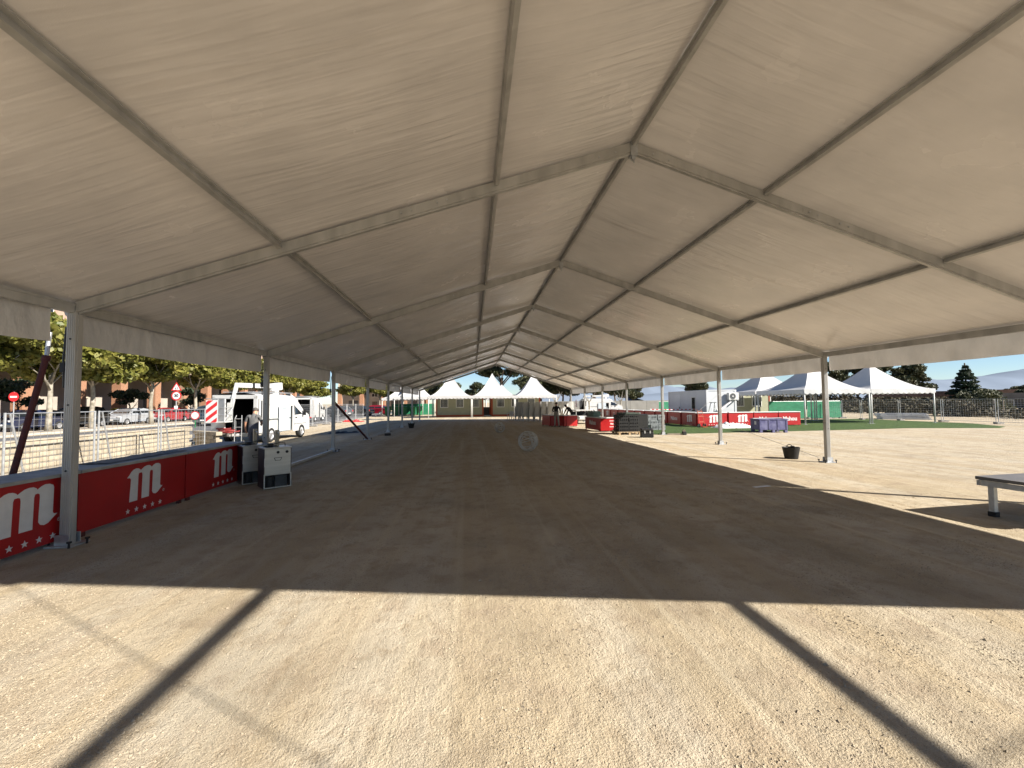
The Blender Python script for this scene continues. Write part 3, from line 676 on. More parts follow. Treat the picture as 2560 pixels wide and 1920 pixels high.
def van(name, label, loc, rz, H=2.16, L=5.0, lift=True, sliding=True):
    t = thing(name, label, 'van', loc, rz)
    W = .95; fl = .42
    # side walls, built round the openings
    rear = -L/2; front = L/2
    prof_cab = [(front-1.75, fl), (front-1.75, H-.04), (front-1.45, H-.16), (front-1.15, H-.42), (front-.62, 1.30), (front-.10, 1.10), (front, .92), (front, fl)]
    cab = MB(); n = len(prof_cab); vs = []
    for s in (-1, 1):
        for y, z in prof_cab: vs.append((s*(W-.02 if z < 1.35 else W-.02-.16*(z-1.35)), y, z))
    cab.add(vs, [(i, i+1, n+i+1, n+i) for i in range(n-1)]+[(0, n, 2*n-1, n-1)]+[tuple(range(n)), tuple(range(n, 2*n))[::-1]])
    cab.build('cab', WHITE, t, bevel=.06)
    od = front-1.80; ow = .55       # side door opening (right side)
    R0 = rear+.02
    MB().bb(-W, -W+.05, rear, front-1.74, fl, H-.10).build('side_wall', WHITE, t)
    MB().bb(W-.05, W, rear, od-ow, fl, H-.10).build('side_wall', WHITE, t)
    MB().bb(W-.05, W, od-ow, front-1.74, H-.55, H-.10).build('side_wall', WHITE, t)
    MB().bb(W-.05, W, od-.06, front-1.74, fl, H-.55).build('door_pillar', WHITE, t)
    rf = MB(); m_ = 10
    def fr(u, v):
        x = (u*2-1)*W; return Vector((x, rear+(front-1.5-rear)*v, H-.10+.13*(1-abs(u*2-1)**3.0)**.8-(.05*max(0, v-.8)/.2)))
    rf.grid(fr, 14, 6); rf.build('roof', WHITE, t, smooth=True)
    MB().bb(-W+.05, W-.05, rear, front-1.7, fl, fl+.05).build('floor', DARKGREY, t)
    MB().bb(-W+.05, W-.05, front-1.80, front-1.76, fl, H-.10).build('bulkhead', DARKGREY, t)
    MB().bb(-W+.051, -W+.065, rear+.06, front-1.8, fl+.05, H-.12).build('shade_lining', BLACK, t); MB().bb(W-.065, W-.051, rear+.06, od-ow-.02, fl+.05, H-.12).build('shade_lining', BLACK, t); MB().bb(-W+.07, W-.07, rear+.06, front-1.82, H-.16, H-.13).build('shade_lining', BLACK, t)  # black sheets added so the shaded load space reads dark
    for s in (-1, 1): MB().bb(s*W-s*.03, s*W-s*.17, rear-.02, rear+.05, fl, H-.12).build('rear_pillar', WHITE, t)
    MB().bb(-W+.03, W-.03, rear-.02, rear+.05, H-.22, H-.06).build('rear_header', WHITE, t)
    # doors
    d = MB().bb(-.03, .03, -.80, 0, fl+.05, H-.2).build('rear_door', WHITE, t, bevel=.02, loc=(-W+.02, rear-.03, 0), rot=(0, 0, R(68)))
    MB().bb(.031, .036, -.66, -.14, 1.35, H-.35).build('door_window', GLASS, d)
    d = MB().bb(-.02, .025, 0, .80, fl+.05, H-.2).build('rear_door', WHITE, t, bevel=.02, loc=(W+.045, rear+.02, 0), rot=(0, 0, R(3)))
    MB().bb(.026, .032, .10, .2, 1.1, H-.3).build('door_window', GLASS, d)
    if sliding:
        d = MB().bb(W+.055, W+.10, od-ow-1.02, od-ow+.06, fl+.02, H-.55).build('sliding_door', mat('white_blue_paint', (.40, .45, .49), .3, 0, .03, 3, coat=.4), t, bevel=.02)
        MB().bb(W+.10, W+.115, od-ow-.1, od-ow+.02, 1.02, 1.06).build('door_handle', BLACK, d)
        MB().bb(W+.10, W+.105, od-ow-.75, od-ow-.40, 1.50, 1.53).build('door_vent', GREYP, d)
        MB().bb(W+.02, W+.05, rear+.3, od-ow, 1.02, 1.06).build('slide_rail', GREYP, t)
        MB().bb(W-.5, W-.1, od-.5, od-.1, fl+.05, 1.0).build('crate_inside', GREYP, t)
    else:
        MB().bb(W+.002, W+.008, rear+.5, rear+1.5, 1.1, H-.4).build('side_panel_press', CABWHITE, t)
    for s in (-1, 1):
        MB().bb(s*(W+.001), s*(W+.006), rear+.05, front-1.74, H-.50, H-.485).build('body_seam', GREYP, t); MB().bb(s*(W-.021), s*(W-.010), front-1.72, front-.35, fl+.28, fl+.31).build('rub_strip', GREYP, t)
        MB().bb(s*(W-.021), s*(W-.012), front-1.60, front-1.585, fl+.1, 1.7).build('door_seam', GREYP, t); MB().bb(s*(W-.02), s*(W+.0), front-1.5, front-1.36, 1.02, 1.06).build('door_handle', BLACK, t)
    MB().bb(-W+.25, W-.25, front-.005, front+.012, .82, .92).build('radiator_grille', BLACK, t)
    # glass
    a = (front-1.13, H-.44); b = (front-.66, 1.33)
    MB().add([(-.72, a[0]+.035, a[1]+.02), (.72, a[0]+.035, a[1]+.02), (.84, b[0]+.035, b[1]+.02), (-.84, b[0]+.035, b[1]+.02)], [(0, 1, 2, 3)]).build('windscreen', GLASS, t)
    for s in (-1, 1):
        MB().add([(s*(W+.0-.03), front-1.55, 1.18), (s*(W-.03), front-.72, 1.18), (s*(W-.10), front-1.12, 1.66), (s*(W-.10), front-1.55, 1.66)], [(0, 1, 2, 3)]).build('side_window', GLASS, t)
        MB().bb(s*(W+.02), s*(W+.16), front-.82, front-.74, 1.12, 1.42).build('mirror', BLACK, t, bevel=.02)
        MB().bb(s*(W-.34), s*(W-.08), front-.02, front+.02, .80, .93).build('headlight', LAMPW, t, bevel=.02)
        MB().bb(s*(W-.30), s*(W-.02), rear-.09, rear-.05, .40, .52).build('tail_light', LAMPRED, t, bevel=.01)
        wheel(t, (s*(W-.09), front-.88, .33), .33, .2); wheel(t, (s*(W-.09), rear+1.12, .33), .33, .2)
    MB().bb(-W+.02, W-.02, front-.10, front+.07, .36, .64).build('front_bumper', DARKGREY, t, bevel=.04)
    MB().bb(-W+.02, W-.02, rear-.05, rear+.08, .34, .50).build('rear_bumper', DARKGREY, t, bevel=.02)
    MB().bb(-.27, .27, rear-.065, rear-.052, .37, .48).build('number_plate', WHITEP, t)
    rk = MB()
    for y in (-1.8, -.9, 0, .8): rk.tube((-.8, y, H+.08), (.8, y, H+.08), .018, n=6)
    for s in (-.8, .8): rk.tube((s, -2.0, H+.08), (s, .9, H+.08), .018, n=6)
    rk.build('roof_rack', ALUS, t)
    if lift:
        lm = MB(); lm.tube((.12, .55, H-.02), (.12, .55, H+.30), .16, n=14); lm.build('lift_turret', OFFWHITE, t)
        bo = MB(); bo.bar((.12, 1.0, H+.42), (.0, -2.35, H+.36), .22, .20); b1 = bo.build('lift_boom', WHITE, t, bevel=.02)
        MB().bar((.12, 1.05, H+.44), (.10, .1, H+.34), .26, .38).build('boom_base', WHITE, b1, bevel=.05)
        MB().bar((.04, -1.3, H+.385), (.03, -1.45, H+.38), .25, .23).build('boom_collar', BLACK, b1)
        MB().bar((-.02, -2.35, H+.45), (-.10, -2.78, 1.0), .12, .14, (0, 1, 0)).build('drop_arm', WHITE, b1, bevel=.02)
        bk = thing('lift_basket', 'striped lift basket hanging behind the white van', 'basket') ; 
        bpy.data.objects.remove(bk)
        bx0, bx1, by0, by1, bz0, bz1 = -.62, .10, -3.35, -2.82, .98, 1.88
        bs = MB().bb(bx0, bx1, by0, by1, bz0, bz0+.03).build('basket', OFFWHITE, t)
        sp = MB(); sp.bb(bx0, bx0+.45, by0-.02, by0, bz0, bz1); sp.build('striped_board', WHITEP, bs)
        st = MB(); h_ = bz1-bz0; w_ = .43
        for k in range(-1, 4):
            z0 = bz0+k*.32+.03
            poly = []
            q = [(0, z0), (w_, z0+.34), (w_, z0+.50), (0, z0+.16)]
            # clip to the board
            from functools import reduce
            def clip(poly, f, zc):
                out = []
                for i in range(len(poly)):
                    a_, b_ = poly[i], poly[(i+1) % len(poly)]
                    ia, ib = f(a_[1]), f(b_[1])
                    if ia: out.append(a_)
                    if ia != ib: tt = (zc-a_[1])/(b_[1]-a_[1]); out.append((a_[0]+(b_[0]-a_[0])*tt, zc))
                return out
            q = clip(q, lambda z: z <= bz1-.01, bz1-.01)
            if q: q = clip(q, lambda z: z >= bz0+.01, bz0+.01)
            if len(q) > 2:
                m3 = MB(); m3.prism(q, (bx0+.01, by0-.0215, 0), (1, 0, 0), (0, 0, 1), .002); m3.build('red_stripe', SIGNRED, bs)
        ft = MB()
        for (x, y) in ((bx1, by0), (bx1, by1), (bx0, by1), (bx0+.46, by0)): ft.tube((x, y, bz0), (x, y, bz1+.06), .016, n=6)
        for z in (bz0+.3, bz0+.6, bz1+.06):
            ft.tube((bx0-.02, by0, z), (bx1, by0, z), .014, n=6); ft.tube((bx1, by0, z), (bx1, by1, z), .014, n=6); ft.tube((bx1, by1, z), (bx0, by1, z), .014, n=6); ft.tube((bx0, by1, z), (bx0, by0, z), .014, n=6)
        ft.tube((bx1, by0, bz0+.05), (bx1, by1, bz0+.6), .01, n=5); ft.tube((bx1, by1, bz0+.05), (bx1, by0, bz0+.6), .01, n=5)
        ft.build('basket_rails', ALUS, bs)
        MB().bb(bx0+.5, bx1-.02, by1-.02, by1, bz0+.05, bz1-.1).build('basket_back', OFFWHITE, bs)
    return t
v1 = van('lift_van', 'white lift van with open rear and side doors and striped basket', (-9.83, 21.6, 0), R(-3.2))
van('lift_van', 'white van with folded boom parked beyond the long red counter', (17.3, 56.6, 0), R(-88), H=2.05, L=5.2)
van('truck', 'plain white delivery van parked on the street ahead of the lift van', (-15.9, 43.5, 0), R(5), H=2.35, L=4.8, lift=False, sliding=False)
# things behind the van's open doors
ht = thing('hand_truck', 'grey hand truck standing in the open rear of the lift van', 'hand truck', (-9.75, 18.95, 0), R(8))
for s in (-1, 1): MB().path([(s*.13, 0, .12), (s*.13, .02, 1.1), (s*.10, .10, 1.24)], .016, 7).build('upright', ALUS, ht)
for z in (.4, .75, 1.1): MB().tube((-.13, .01, z), (.13, .01, z), .013, n=6).build('rung', ALUS, ht)
MB().bb(-.16, .16, -.2, 0, .10, .115).build('toe_plate', ALUS, ht)
for s in (-1, 1): wheel(ht, (s*.18, .06, .11), .11, .05)
for i in range(5):
    o = thing('black_case', 'black upright case packed inside the lift van', 'case', (-10.2+.21*i, 19.75, .475), R(-8), 'black cases inside the lift van')
    MB().bb(-.08, .08, -.2, .2, 0, .52).build('shell', DARKGREY, o, bevel=.02); MB().bb(-.03, .03, -.206, -.2, .30, .36).build('handle', BLACK, o)
cb = MB(); 
for k in range(7):
    pts = []; c0 = Vector((random.uniform(-.2, .2), random.uniform(-.08, .08), .03+.03*k))
    for i in range(15): a = i*.45+k; pts.append(c0+Vector((.30*math.cos(a)*(1+.2*math.sin(k)), .13*math.sin(a), .02*math.sin(3*a))))
    cb.path(pts, .018, 5)
o = cb.build('cable_heap', mat('red_cable', (.22, .03, .03), .5, 0, .2, 9), loc=(-10.1, 18.85, .49), smooth=True); tag(o, 'tangled dark red cables heaped on the van rear bumper', 'cables')
o.location.z = .50
# ------------------------------------------------------------------ people
def person(label, loc, rz, J, H, mats, hat=None, cuts=(.50, .84)):
    """J: joint positions in units of body height, local x right, y forward"""
    t = thing('person', label, 'person', loc, rz)
    me = bpy.data.meshes.new('body'); ob = bpy.data.objects.new('body', me); COL.objects.link(ob)
    names = list(J); idx = {n: i for i, n in enumerate(names)}
    E_ = [('pelvis', 'waist'), ('waist', 'chest'), ('chest', 'neck'), ('neck', 'head'), ('head', 'crown')]
    for s in 'lr': E_ += [('chest', s+'sh'), (s+'sh', s+'el'), (s+'el', s+'wr'), (s+'wr', s+'pa'), ('pelvis', s+'hip'), (s+'hip', s+'kn'), (s+'kn', s+'an'), (s+'an', s+'to')]
    rad = {'pelvis': .075, 'waist': .068, 'chest': .082, 'neck': .033, 'head': .052, 'crown': .036, 'sh': .042, 'el': .030, 'wr': .020, 'pa': .024, 'hip': .062, 'kn': .040, 'an': .027, 'to': .024}
    vs = [Vector(J[n])*H for n in names]; ed = [(idx[a], idx[b]) for a, b in E_]
    rr = [rad.get(n, rad.get(n[1:], .03)) for n in names]
    for s in 'lr':                                       # fingers
        pa = Vector(J[s+'pa']); wr = Vector(J[s+'wr']); d = (pa-wr).normalized(); sd = d.cross(Vector((0, 1, .2))).normalized()
        for k in range(5):
            if k < 4: a = pa+sd*(.0085*(k-1.5)); b = a+d*(.030+.006*(1.5-abs(k-1.4))); c = b+d*.016+Vector((0, .008, 0))
            else: a = wr+d*.014+sd*-.014; b = a+d*.022+sd*-.014; c = b+d*.016
            i0 = len(vs); vs += [a*H, b*H, c*H]; rr += [.0062, .0056, .0045]; ed += [(i0, i0+1), (i0+1, i0+2)]
            ed.append((idx[s+'pa'] if k < 4 else idx[s+'wr'], i0))
    me.from_pydata(vs, ed, []); me.update()
    sm = ob.modifiers.new('s', 'SKIN'); sv = me.skin_vertices[0].data
    for i in range(len(vs)): sv[i].radius = (rr[i]*H*(1.25 if names[i] in ('chest', 'pelvis', 'waist') else 1) if i < len(names) else rr[i]*H, rr[i]*H*(.85 if i < len(names) and names[i] in ('chest', 'pelvis', 'waist') else 1)); sv[i].use_root = (i == 0)
    ss = ob.modifiers.new('u', 'SUBSURF'); ss.levels = 1; ss.render_levels = 1
    bpy.context.view_layer.update()
    m2 = bpy.data.meshes.new_from_object(ob.evaluated_get(bpy.context.evaluated_depsgraph_get())); bpy.data.objects.remove(ob)
    for m in mats: m2.materials.append(m)                # shirt, trousers, skin, shoe
    segs = []
    def seg(a, b, m): segs.append((Vector(J[a])*H, Vector(J[b])*H, m))
    seg('pelvis', 'waist', 1); seg('waist', 'chest', 0); seg('chest', 'neck', 0); seg('neck', 'head', 2); seg('head', 'crown', 2)
    for s in 'lr':
        seg('chest', s+'sh', 0); el = (Vector(J[s+'sh'])*.35+Vector(J[s+'el'])*.65)*H; segs.append((Vector(J[s+'sh'])*H, el, 0)); segs.append((el, Vector(J[s+'el'])*H, 2 if mats[0] is TEE else 0)); seg(s+'el', s+'wr', 2 if mats[0] is TEE else 0); seg(s+'wr', s+'pa', 2)
        segs.append((Vector(J[s+'pa'])*H, (Vector(J[s+'pa'])*2-Vector(J[s+'wr']))*H, 2)); seg('pelvis', s+'hip', 1); seg(s+'hip', s+'kn', 1); seg(s+'kn', s+'an', 1); seg(s+'an', s+'to', 3)
    for p in m2.polygons:
        c = p.center; best = 1e9
        for a, b, m in segs:
            d = b-a; tt = max(0, min(1, (c-a).dot(d)/max(1e-9, d.length_squared))); q = (a+d*tt-c).length
            if q < best: best = q; p.material_index = m
        p.use_smooth = True
    bo = bpy.data.objects.new('body', m2); COL.objects.link(bo); bo.parent = t
    hd = Vector(J['head'])*H; cr = Vector(J['crown'])*H; upd = (cr-hd).normalized()
    fwd = Vector((0, 1, 0)); fwd = (fwd-upd*fwd.dot(upd)).normalized()
    hb = MB(); c = hd+upd*.028*H; rx = .050*H
    q = MB().lathe([(.001, 1.0), (.5, .88), (.87, .5), (1.0, 0.0), (.97, -.3)], 14)
    rotm = Matrix((fwd.cross(upd), fwd, upd)).transposed()
    hb.add([rotm @ (Vector(v)*rx*1.12)+c-fwd*.008*H for v in q.v], q.f)
    if hat: hb.add([rotm @ Vector(v)+c for v in [(-.04*H, .03*H, .012*H), (.04*H, .03*H, .012*H), (.032*H, .085*H, .004*H), (-.032*H, .085*H, .004*H), (-.04*H, .03*H, .016*H), (.04*H, .03*H, .016*H), (.032*H, .085*H, .008*H), (-.032*H, .085*H, .008*H)]], [(0, 1, 2, 3), (7, 6, 5, 4), (0, 4, 5, 1), (1, 5, 6, 2), (2, 6, 7, 3), (3, 7, 4, 0)])
    hb.build('cap' if hat else 'hair', hat or HAIR, t, smooth=True)
    fc = MB(); n0 = hd+fwd*.052*H-upd*.004*H
    fc.add([n0+upd*.014*H, n0-upd*.008*H+fwd.cross(upd)*.008*H, n0-upd*.008*H-fwd.cross(upd)*.008*H, n0+fwd*.014*H-upd*.005*H], [(0, 1, 3), (0, 3, 2), (1, 2, 3)]); fc.build('nose', SKIN, t)
    for s in (-1, 1):
        MB().lathe([(.001, .006*H), (.006*H, 0), (.001, -.006*H)], 8, hd+fwd*.047*H+fwd.cross(upd)*(s*.018*H)+upd*.012*H).build('eye', HAIR, t)
        MB().lathe([(.001, .014*H), (.009*H, 0), (.001, -.014*H)], 8, hd+fwd.cross(upd)*(s*.054*H)).build('ear', SKIN, t)
    return t
STAND = dict(pelvis=(0, 0, .52), waist=(0, .0, .61), chest=(0, .005, .74), neck=(0, .01, .85), head=(0, .02, .915), crown=(0, .02, .97),
             lsh=(-.115, 0, .80), lel=(-.15, -.02, .63), lwr=(-.155, .04, .49), lpa=(-.155, .05, .455), rsh=(.115, 0, .80), rel=(.15, -.02, .63), rwr=(.155, .04, .49), rpa=(.155, .05, .455),
             lhip=(-.055, 0, .49), lkn=(-.062, .02, .28), lan=(-.065, -.01, .05), lto=(-.075, .09, .022), rhip=(.055, 0, .49), rkn=(.062, .02, .28), ran=(.065, -.01, .05), rto=(.075, .09, .022))
j1 = dict(STAND); j1.update(neck=(.0, .055, .845), head=(.0, .095, .895), crown=(0, .105, .948), chest=(0, .03, .74), lel=(-.17, .02, .63), lwr=(-.175, .07, .50), lpa=(-.175, .085, .465), rel=(.14, .07, .64), rwr=(.09, .17, .60), rpa=(.08, .2, .59), lkn=(-.07, .06, .28))
person('person in grey t-shirt and grey cap standing behind the steel coolers', (-7.62, 15.8, 0), R(4), j1, 1.62, (TEE, TROUS, SKIN, BLACKC), mat('grey_cap', (.07, .065, .06), .85, 0, .1, 9))
j2 = dict(STAND); j2.update(lel=(-.16, .03, .65), lwr=(-.10, .14, .60), lpa=(-.08, .17, .59), rel=(.17, .0, .66), rwr=(.13, .12, .58), rpa=(.12, .15, .57), rkn=(.07, .05, .28), ran=(.11, -.02, .05), rto=(.13, .08, .022))
person('person in black jacket and light trousers standing before the red counters', (5.62, 28.55, 0), R(-25), j2, 1.68, (BLACKC, TROUSL, SKIN, BLACKC))
j3 = dict(STAND); j3.update(waist=(0, .06, .61), chest=(0, .16, .71), neck=(0, .24, .78), head=(0, .29, .82), crown=(0, .33, .855), lsh=(-.115, .20, .75), lel=(-.15, .26, .60), lwr=(-.12, .33, .49), lpa=(-.11, .35, .46), rsh=(.115, .20, .75), rel=(.15, .27, .60), rwr=(.12, .34, .50), rpa=(.11, .36, .47), pelvis=(0, -.03, .52))
person('person in black bending over the red counters', (7.05, 29.9, 0), R(100), j3, 1.68, (BLACKC, BLACKC, SKIN, BLACKC))

# ------------------------------------------------------------------ street signs
def sign_post(name, label, loc, H, rz=0.0):
    t = thing(name, label, 'road sign', loc, rz); MB().tube((0, .03, 0), (0, .03, H), .028, n=8).build('post', ALUS, t); return t
def disc_plate(t, c, r, m, nm, y=0.0, n=28): 
    return MB().lathe([(.0005, -.004+y), (r, -.004+y), (r, .004+y), (.0005, .004+y)], n, c, 'y').build(nm, m, t)
SW = mat('sign_white', (.72, .72, .72), .45, 0, .04, 9)
t = sign_post('no_entry_sign', 'round red no entry sign with white bar beside the dark blue car', (-28.0, 29.0, 0), 2.6)
disc_plate(t, (0, 0, 2.3), .29, SIGNRED, 'disc'); MB().bb(-.19, .19, -.012, -.006, 2.25, 2.35).build('white_bar', SW, t)
t = sign_post('speed_limit_sign', 'round 30 speed limit sign under a red triangle warning sign', (-21.3, 33.1, 0), 3.2)
disc_plate(t, (0, 0, 2.38), .34, SIGNRED, 'disc'); disc_plate(t, (0, 0, 2.38), .25, SW, 'white_field', -.006)
tm = text_mesh('30', .30, BLACK, 'number', .012); o = bpy.data.objects.new('number', tm); COL.objects.link(o); o.parent = t; o.location = (0, -.014, 2.38); o.rotation_euler = (R(90), 0, 0)
MB().prism([(-.36, 0), (.36, 0), (0, .62)], (0, .0, 2.75), (1, 0, 0), (0, 0, 1), .01).build('triangle', SIGNRED, t)
MB().prism([(-.24, .065), (.24, .065), (0, .48)], (0, -.012, 2.75), (1, 0, 0), (0, 0, 1), .003).build('triangle_field', SW, t)
MB().prism([(-.02, -.07), (.02, -.07), (.02, .02), (.05, .02), (0, .09), (-.05, .02), (-.02, .02)], (.06, -.017, 2.92), (1, 0, 0), (0, 0, 1), .003).build('arrow_up', BLACK, t)
MB().prism([(.02, .07), (-.02, .07), (-.02, -.02), (-.05, -.02), (0, -.09), (.05, -.02), (.02, -.02)], (-.06, -.017, 2.92), (1, 0, 0), (0, 0, 1), .003).build('arrow_down', BLACK, t)
MB().bb(-.12, .12, -.01, 0, 1.45, 1.65).build('small_plate', SW, t)
t = sign_post('low_round_sign', 'low round white sign with red rim on a green post', (-20.6, 34.1, 0), 1.0); t.children[0].data = t.children[0].data.copy(); t.children[0].data.materials[0] = BINGREEN
disc_plate(t, (0, 0, .92), .32, SIGNRED, 'disc'); disc_plate(t, (0, 0, .92), .25, SW, 'white_field', -.006)

# ------------------------------------------------------------------ trees
def leaves_mesh(name, blobs, n, size, m, seed, flat=0.0):
    rg = np.random.default_rng(seed); bl = np.array(blobs, float); vol = (bl[:, 3]*bl[:, 4]*bl[:, 5])**.8; pr = vol/vol.sum()
    ix = rg.choice(len(bl), n, p=pr); d = rg.normal(size=(n, 3)); d /= np.linalg.norm(d, axis=1)[:, None]; rr = rg.random(n)**.45
    C = bl[ix, :3]+d*rr[:, None]*bl[ix, 3:6]
    a = rg.normal(size=(n, 3)); a /= np.linalg.norm(a, axis=1)[:, None]; b = rg.normal(size=(n, 3)); b[:, 2] *= (1-flat); b -= (b*a).sum(1)[:, None]*a; b /= np.linalg.norm(b, axis=1)[:, None]
    s = size*rg.uniform(.6, 1.35, n)[:, None]
    V = np.stack([C-a*s*.5-b*s*.15, C+b*s*.42, C+a*s*.55, C-b*s*.42], 1).reshape(-1, 3)
    me = bpy.data.meshes.new(name); me.from_pydata(V.tolist(), [], np.arange(4*n).reshape(-1, 4).tolist()); me.materials.append(m); me.update(); return me
def blobs_round(rx, ry, rz, cz, n, seed, br=.38):
    rg = random.Random(seed); out = []
    for i in range(n):
        while True:
            p = Vector((rg.uniform(-1, 1), rg.uniform(-1, 1), rg.uniform(-1, 1)))
            if .25 < p.length < 1: break
        k = rg.uniform(.7, 1.25)*br
        out.append((p.x*rx*.8, p.y*ry*.8, cz+p.z*rz*.8, rx*k, ry*k, rz*k*.8))
    return out
def trunk_mesh(h, r, limbs, seed, m, lean=.0, spread=1.6, top=None):
    rg = random.Random(seed); mb = MB(); pts = [(lean*z*z/h+.03*math.sin(z*2+seed), .03*math.cos(z*1.7), z) for z in np.linspace(0, h, 7)]
    mb.path(pts, [r*1.25, r, r*.92, r*.86, r*.8, r*.74, r*.6], 9)
    e = Vector(pts[-1])
    for i in range(limbs):
        a = 2*math.pi*i/limbs+rg.random(); L = spread*rg.uniform(.7, 1.2); st = Vector(pts[4]).lerp(e, rg.random())
        m1 = st+Vector((math.cos(a)*L*.45, math.sin(a)*L*.45, L*.5)); m2_ = m1+Vector((math.cos(a+.3)*L*.5, math.sin(a+.3)*L*.5, L*.7))
        mb.path([st, m1, m2_], [r*.5, r*.32, r*.14], 6)
        mb.path([m1, m1+Vector((math.cos(a-.8)*L*.5, math.sin(a-.8)*L*.5, L*.45))], [r*.25, r*.08], 5)
    return mb.mesh('trunk', m, True)
def tree(name, label, loc, tm, cm, rz=0.0, sc=1.0, group=None, cat='tree'):
    t = thing(name, label, cat, loc, rz, group); t.scale = (sc, sc, sc)
    for nm, me in (('trunk', tm), ('crown', cm)):
        o = bpy.data.objects.new(nm, me); COL.objects.link(o); o.parent = t
    return t
PT = [trunk_mesh(3.9, .17, 5, i, BARK, .03*i) for i in range(2)]
PC = [leaves_mesh('crown', blobs_round(3.7, 3.7, 2.5, 5.7, 22, 11+i, .34), 10500, .33, LEAF, 21+i) for i in range(3)]
pl = [(-28.4, 27.6, 'plane tree at the end of the row by the no entry sign'), (-28.5, 31.8, 'plane tree with thin pale trunk before the dark blue car'), (-28.5, 35.1, 'plane tree with thick mottled trunk between black and silver cars'), (-28.6, 41.2, 'plane tree with crown above the red car'), (-28.5, 47.2, 'plane tree behind the striped basket'), (-28.4, 53.5, 'plane tree rising behind the lift boom'), (-28.4, 60.5, 'plane tree in front of the cream arcade'), (-28.2, 68, 'plane tree further along the street beyond the van'), (-26.5, 76, 'plane tree near the far arcade corner'), (-21.5, 80, 'plane tree in front of the far arcade'), (-17.2, 82, 'plane tree before the far arcade brick pillars'), (-13.2, 84, 'plane tree above the white gazebo')]
for i, (x, y, lab) in enumerate(pl): tree('plane_tree', lab, (x, y, 0), PT[i % 2], PC[i % 3], i*1.9, 1.0 if i < 8 else .82, 'plane trees along the street')
DT = trunk_mesh(1.7, .09, 4, 5, BARKD, 0, .7); DC = [leaves_mesh('crown', blobs_round(1.6, 1.6, 1.1, 2.75, 9, 31+i, .42), 1500, .24, LEAFD, 41+i) for i in range(2)]
for i, (x, y, lab) in enumerate(((-34.8, 36.4, 'small dark evergreen behind the no entry sign'), (-34.6, 46.9, 'small dark evergreen between brick pillars above the red car'), (-34.6, 56.5, 'small dark evergreen left of the lift van basket'))): tree('evergreen_tree', lab, (x, y, 0), DT, DC[i % 2], i*2, 1, 'small dark trees along the arcade')
# pines and other trees beyond the cabins
PNT = [trunk_mesh(6.0, .28, 7, 8, BARKD, .12, 3.2), trunk_mesh(4.5, .22, 6, 9, BARKD, -.1, 2.6)]
PNC = [leaves_mesh('crown', blobs_round(5.2, 5.0, 3.0, 8.6, 20, 51, .30), 11000, .36, PINE, 61), leaves_mesh('crown', blobs_round(4.2, 4.2, 3.2, 6.0, 16, 52, .34), 9000, .36, PINE, 62)]
for i, (x, y, k, sc, lab) in enumerate(((4.5, 74, 0, 1.0, 'tall spreading pine behind the middle white pagoda tent'), (-4.4, 70, 1, .62, 'thin pine with bare branches left of the middle pagoda tent'), (11.5, 72, 1, .95, 'broad pine behind the pagoda over the stacked chairs'), (17.5, 76, 1, .8, 'bushy pine beyond the white plastic chairs'), (24, 84, 0, .8, 'dark pine behind the far white van'), (30, 88, 1, .85, 'round pine left of the white office container'), (-9.5, 88, 1, .8, 'dark pine behind the white gazebo'), (34.5, 90, 1, .62, 'small pine top showing over the white container'), (62, 72, 1, 1.0, 'wide dark pine behind the pagoda tent on the turf'), (71, 73, 1, 1.0, 'large pine right of the pagoda tents'), (77.5, 72, 1, 1.0, 'broad pine with ragged edge beside the layered conifer'), (82, 73, 1, .78, 'lower pine at the right edge of the pine group'), (8.6, 66, 1, .7, 'olive brown pine right of the middle pagoda peak'), (14.5, 68, 1, .78, 'dense pine above the back wall behind the red counters'), (20.5, 70, 1, .8, 'dense pine behind the bare pale trees'), (26.5, 72, 1, .66, 'low pine behind the folded boom of the far van'), (1.0, 66, 1, .55, 'low bushy pine seen beside the middle pagoda slope'), (47, 88, 1, .9, 'dark pine behind the pagoda tent peaks'))):
    tree('pine_tree', lab, (x, y, 0), PNT[k], PNC[k], i*1.3, sc, 'pines beyond the site')
# layered conifer
ac = []; rg = random.Random(4)
for k in range(9):
    z = 1.6+k*.62; rad = 2.7*(1-k/9.6)
    for a in range(9): an = a*.7+k*.37; ac.append((rad*.58*math.cos(an), rad*.58*math.sin(an), z+.2*rad*.3+rg.uniform(-.15, .15), rad*rg.uniform(.28, .48), rad*rg.uniform(.28, .48), .22))
ATM = trunk_mesh(7.2, .14, 0, 3, BARKD); ACM = leaves_mesh('crown', ac, 15000, .22, LEAFD, 71)
tree('conifer_tree', 'layered conifer with tiered branches standing alone against the sky', (76.6, 60, 0), ATM, ACM, 0, 1.0)
tree('bushy_tree', 'rounded dark bush growing at the foot of the layered conifer', (75.0, 57, -.5), trunk_mesh(1.2, .12, 4, 2, BARKD, 0, .9), leaves_mesh('crown', blobs_round(4.6, 3.5, 2.0, 1.8, 14, 81, .36), 5200, .26, PINE, 82), 0, 1)
# bare pollarded trees by the back wall
def bare(label, loc, seed):
    rg = random.Random(seed); t = thing('bare_tree', label, 'tree', loc, 0, 'bare pale trees by the grey wall')
    mb = MB(); mb.path([(0, 0, 0), (.03, 0, .9), (0, .02, 1.7)], [.12, .10, .11], 8); mb.build('trunk', BARK, t, smooth=True)
    for i in range(7):
        a = i*.9+rg.random(); L = rg.uniform(.9, 2.2); p = Vector((0, .02, 1.6)); q = p+Vector((math.cos(a)*L*.5, math.sin(a)*L*.4, L*.75))
        MB().path([p, p.lerp(q, .5)+Vector((0, 0, -.1)), q], [.055, .035, .012], 6).build('limb', BARK, t)
for i, (x, y) in enumerate(((10.6, 54), (15.2, 55), (20.5, 58))): bare('pale bare pollarded tree standing before the grey back wall', (x, y, 0), i)
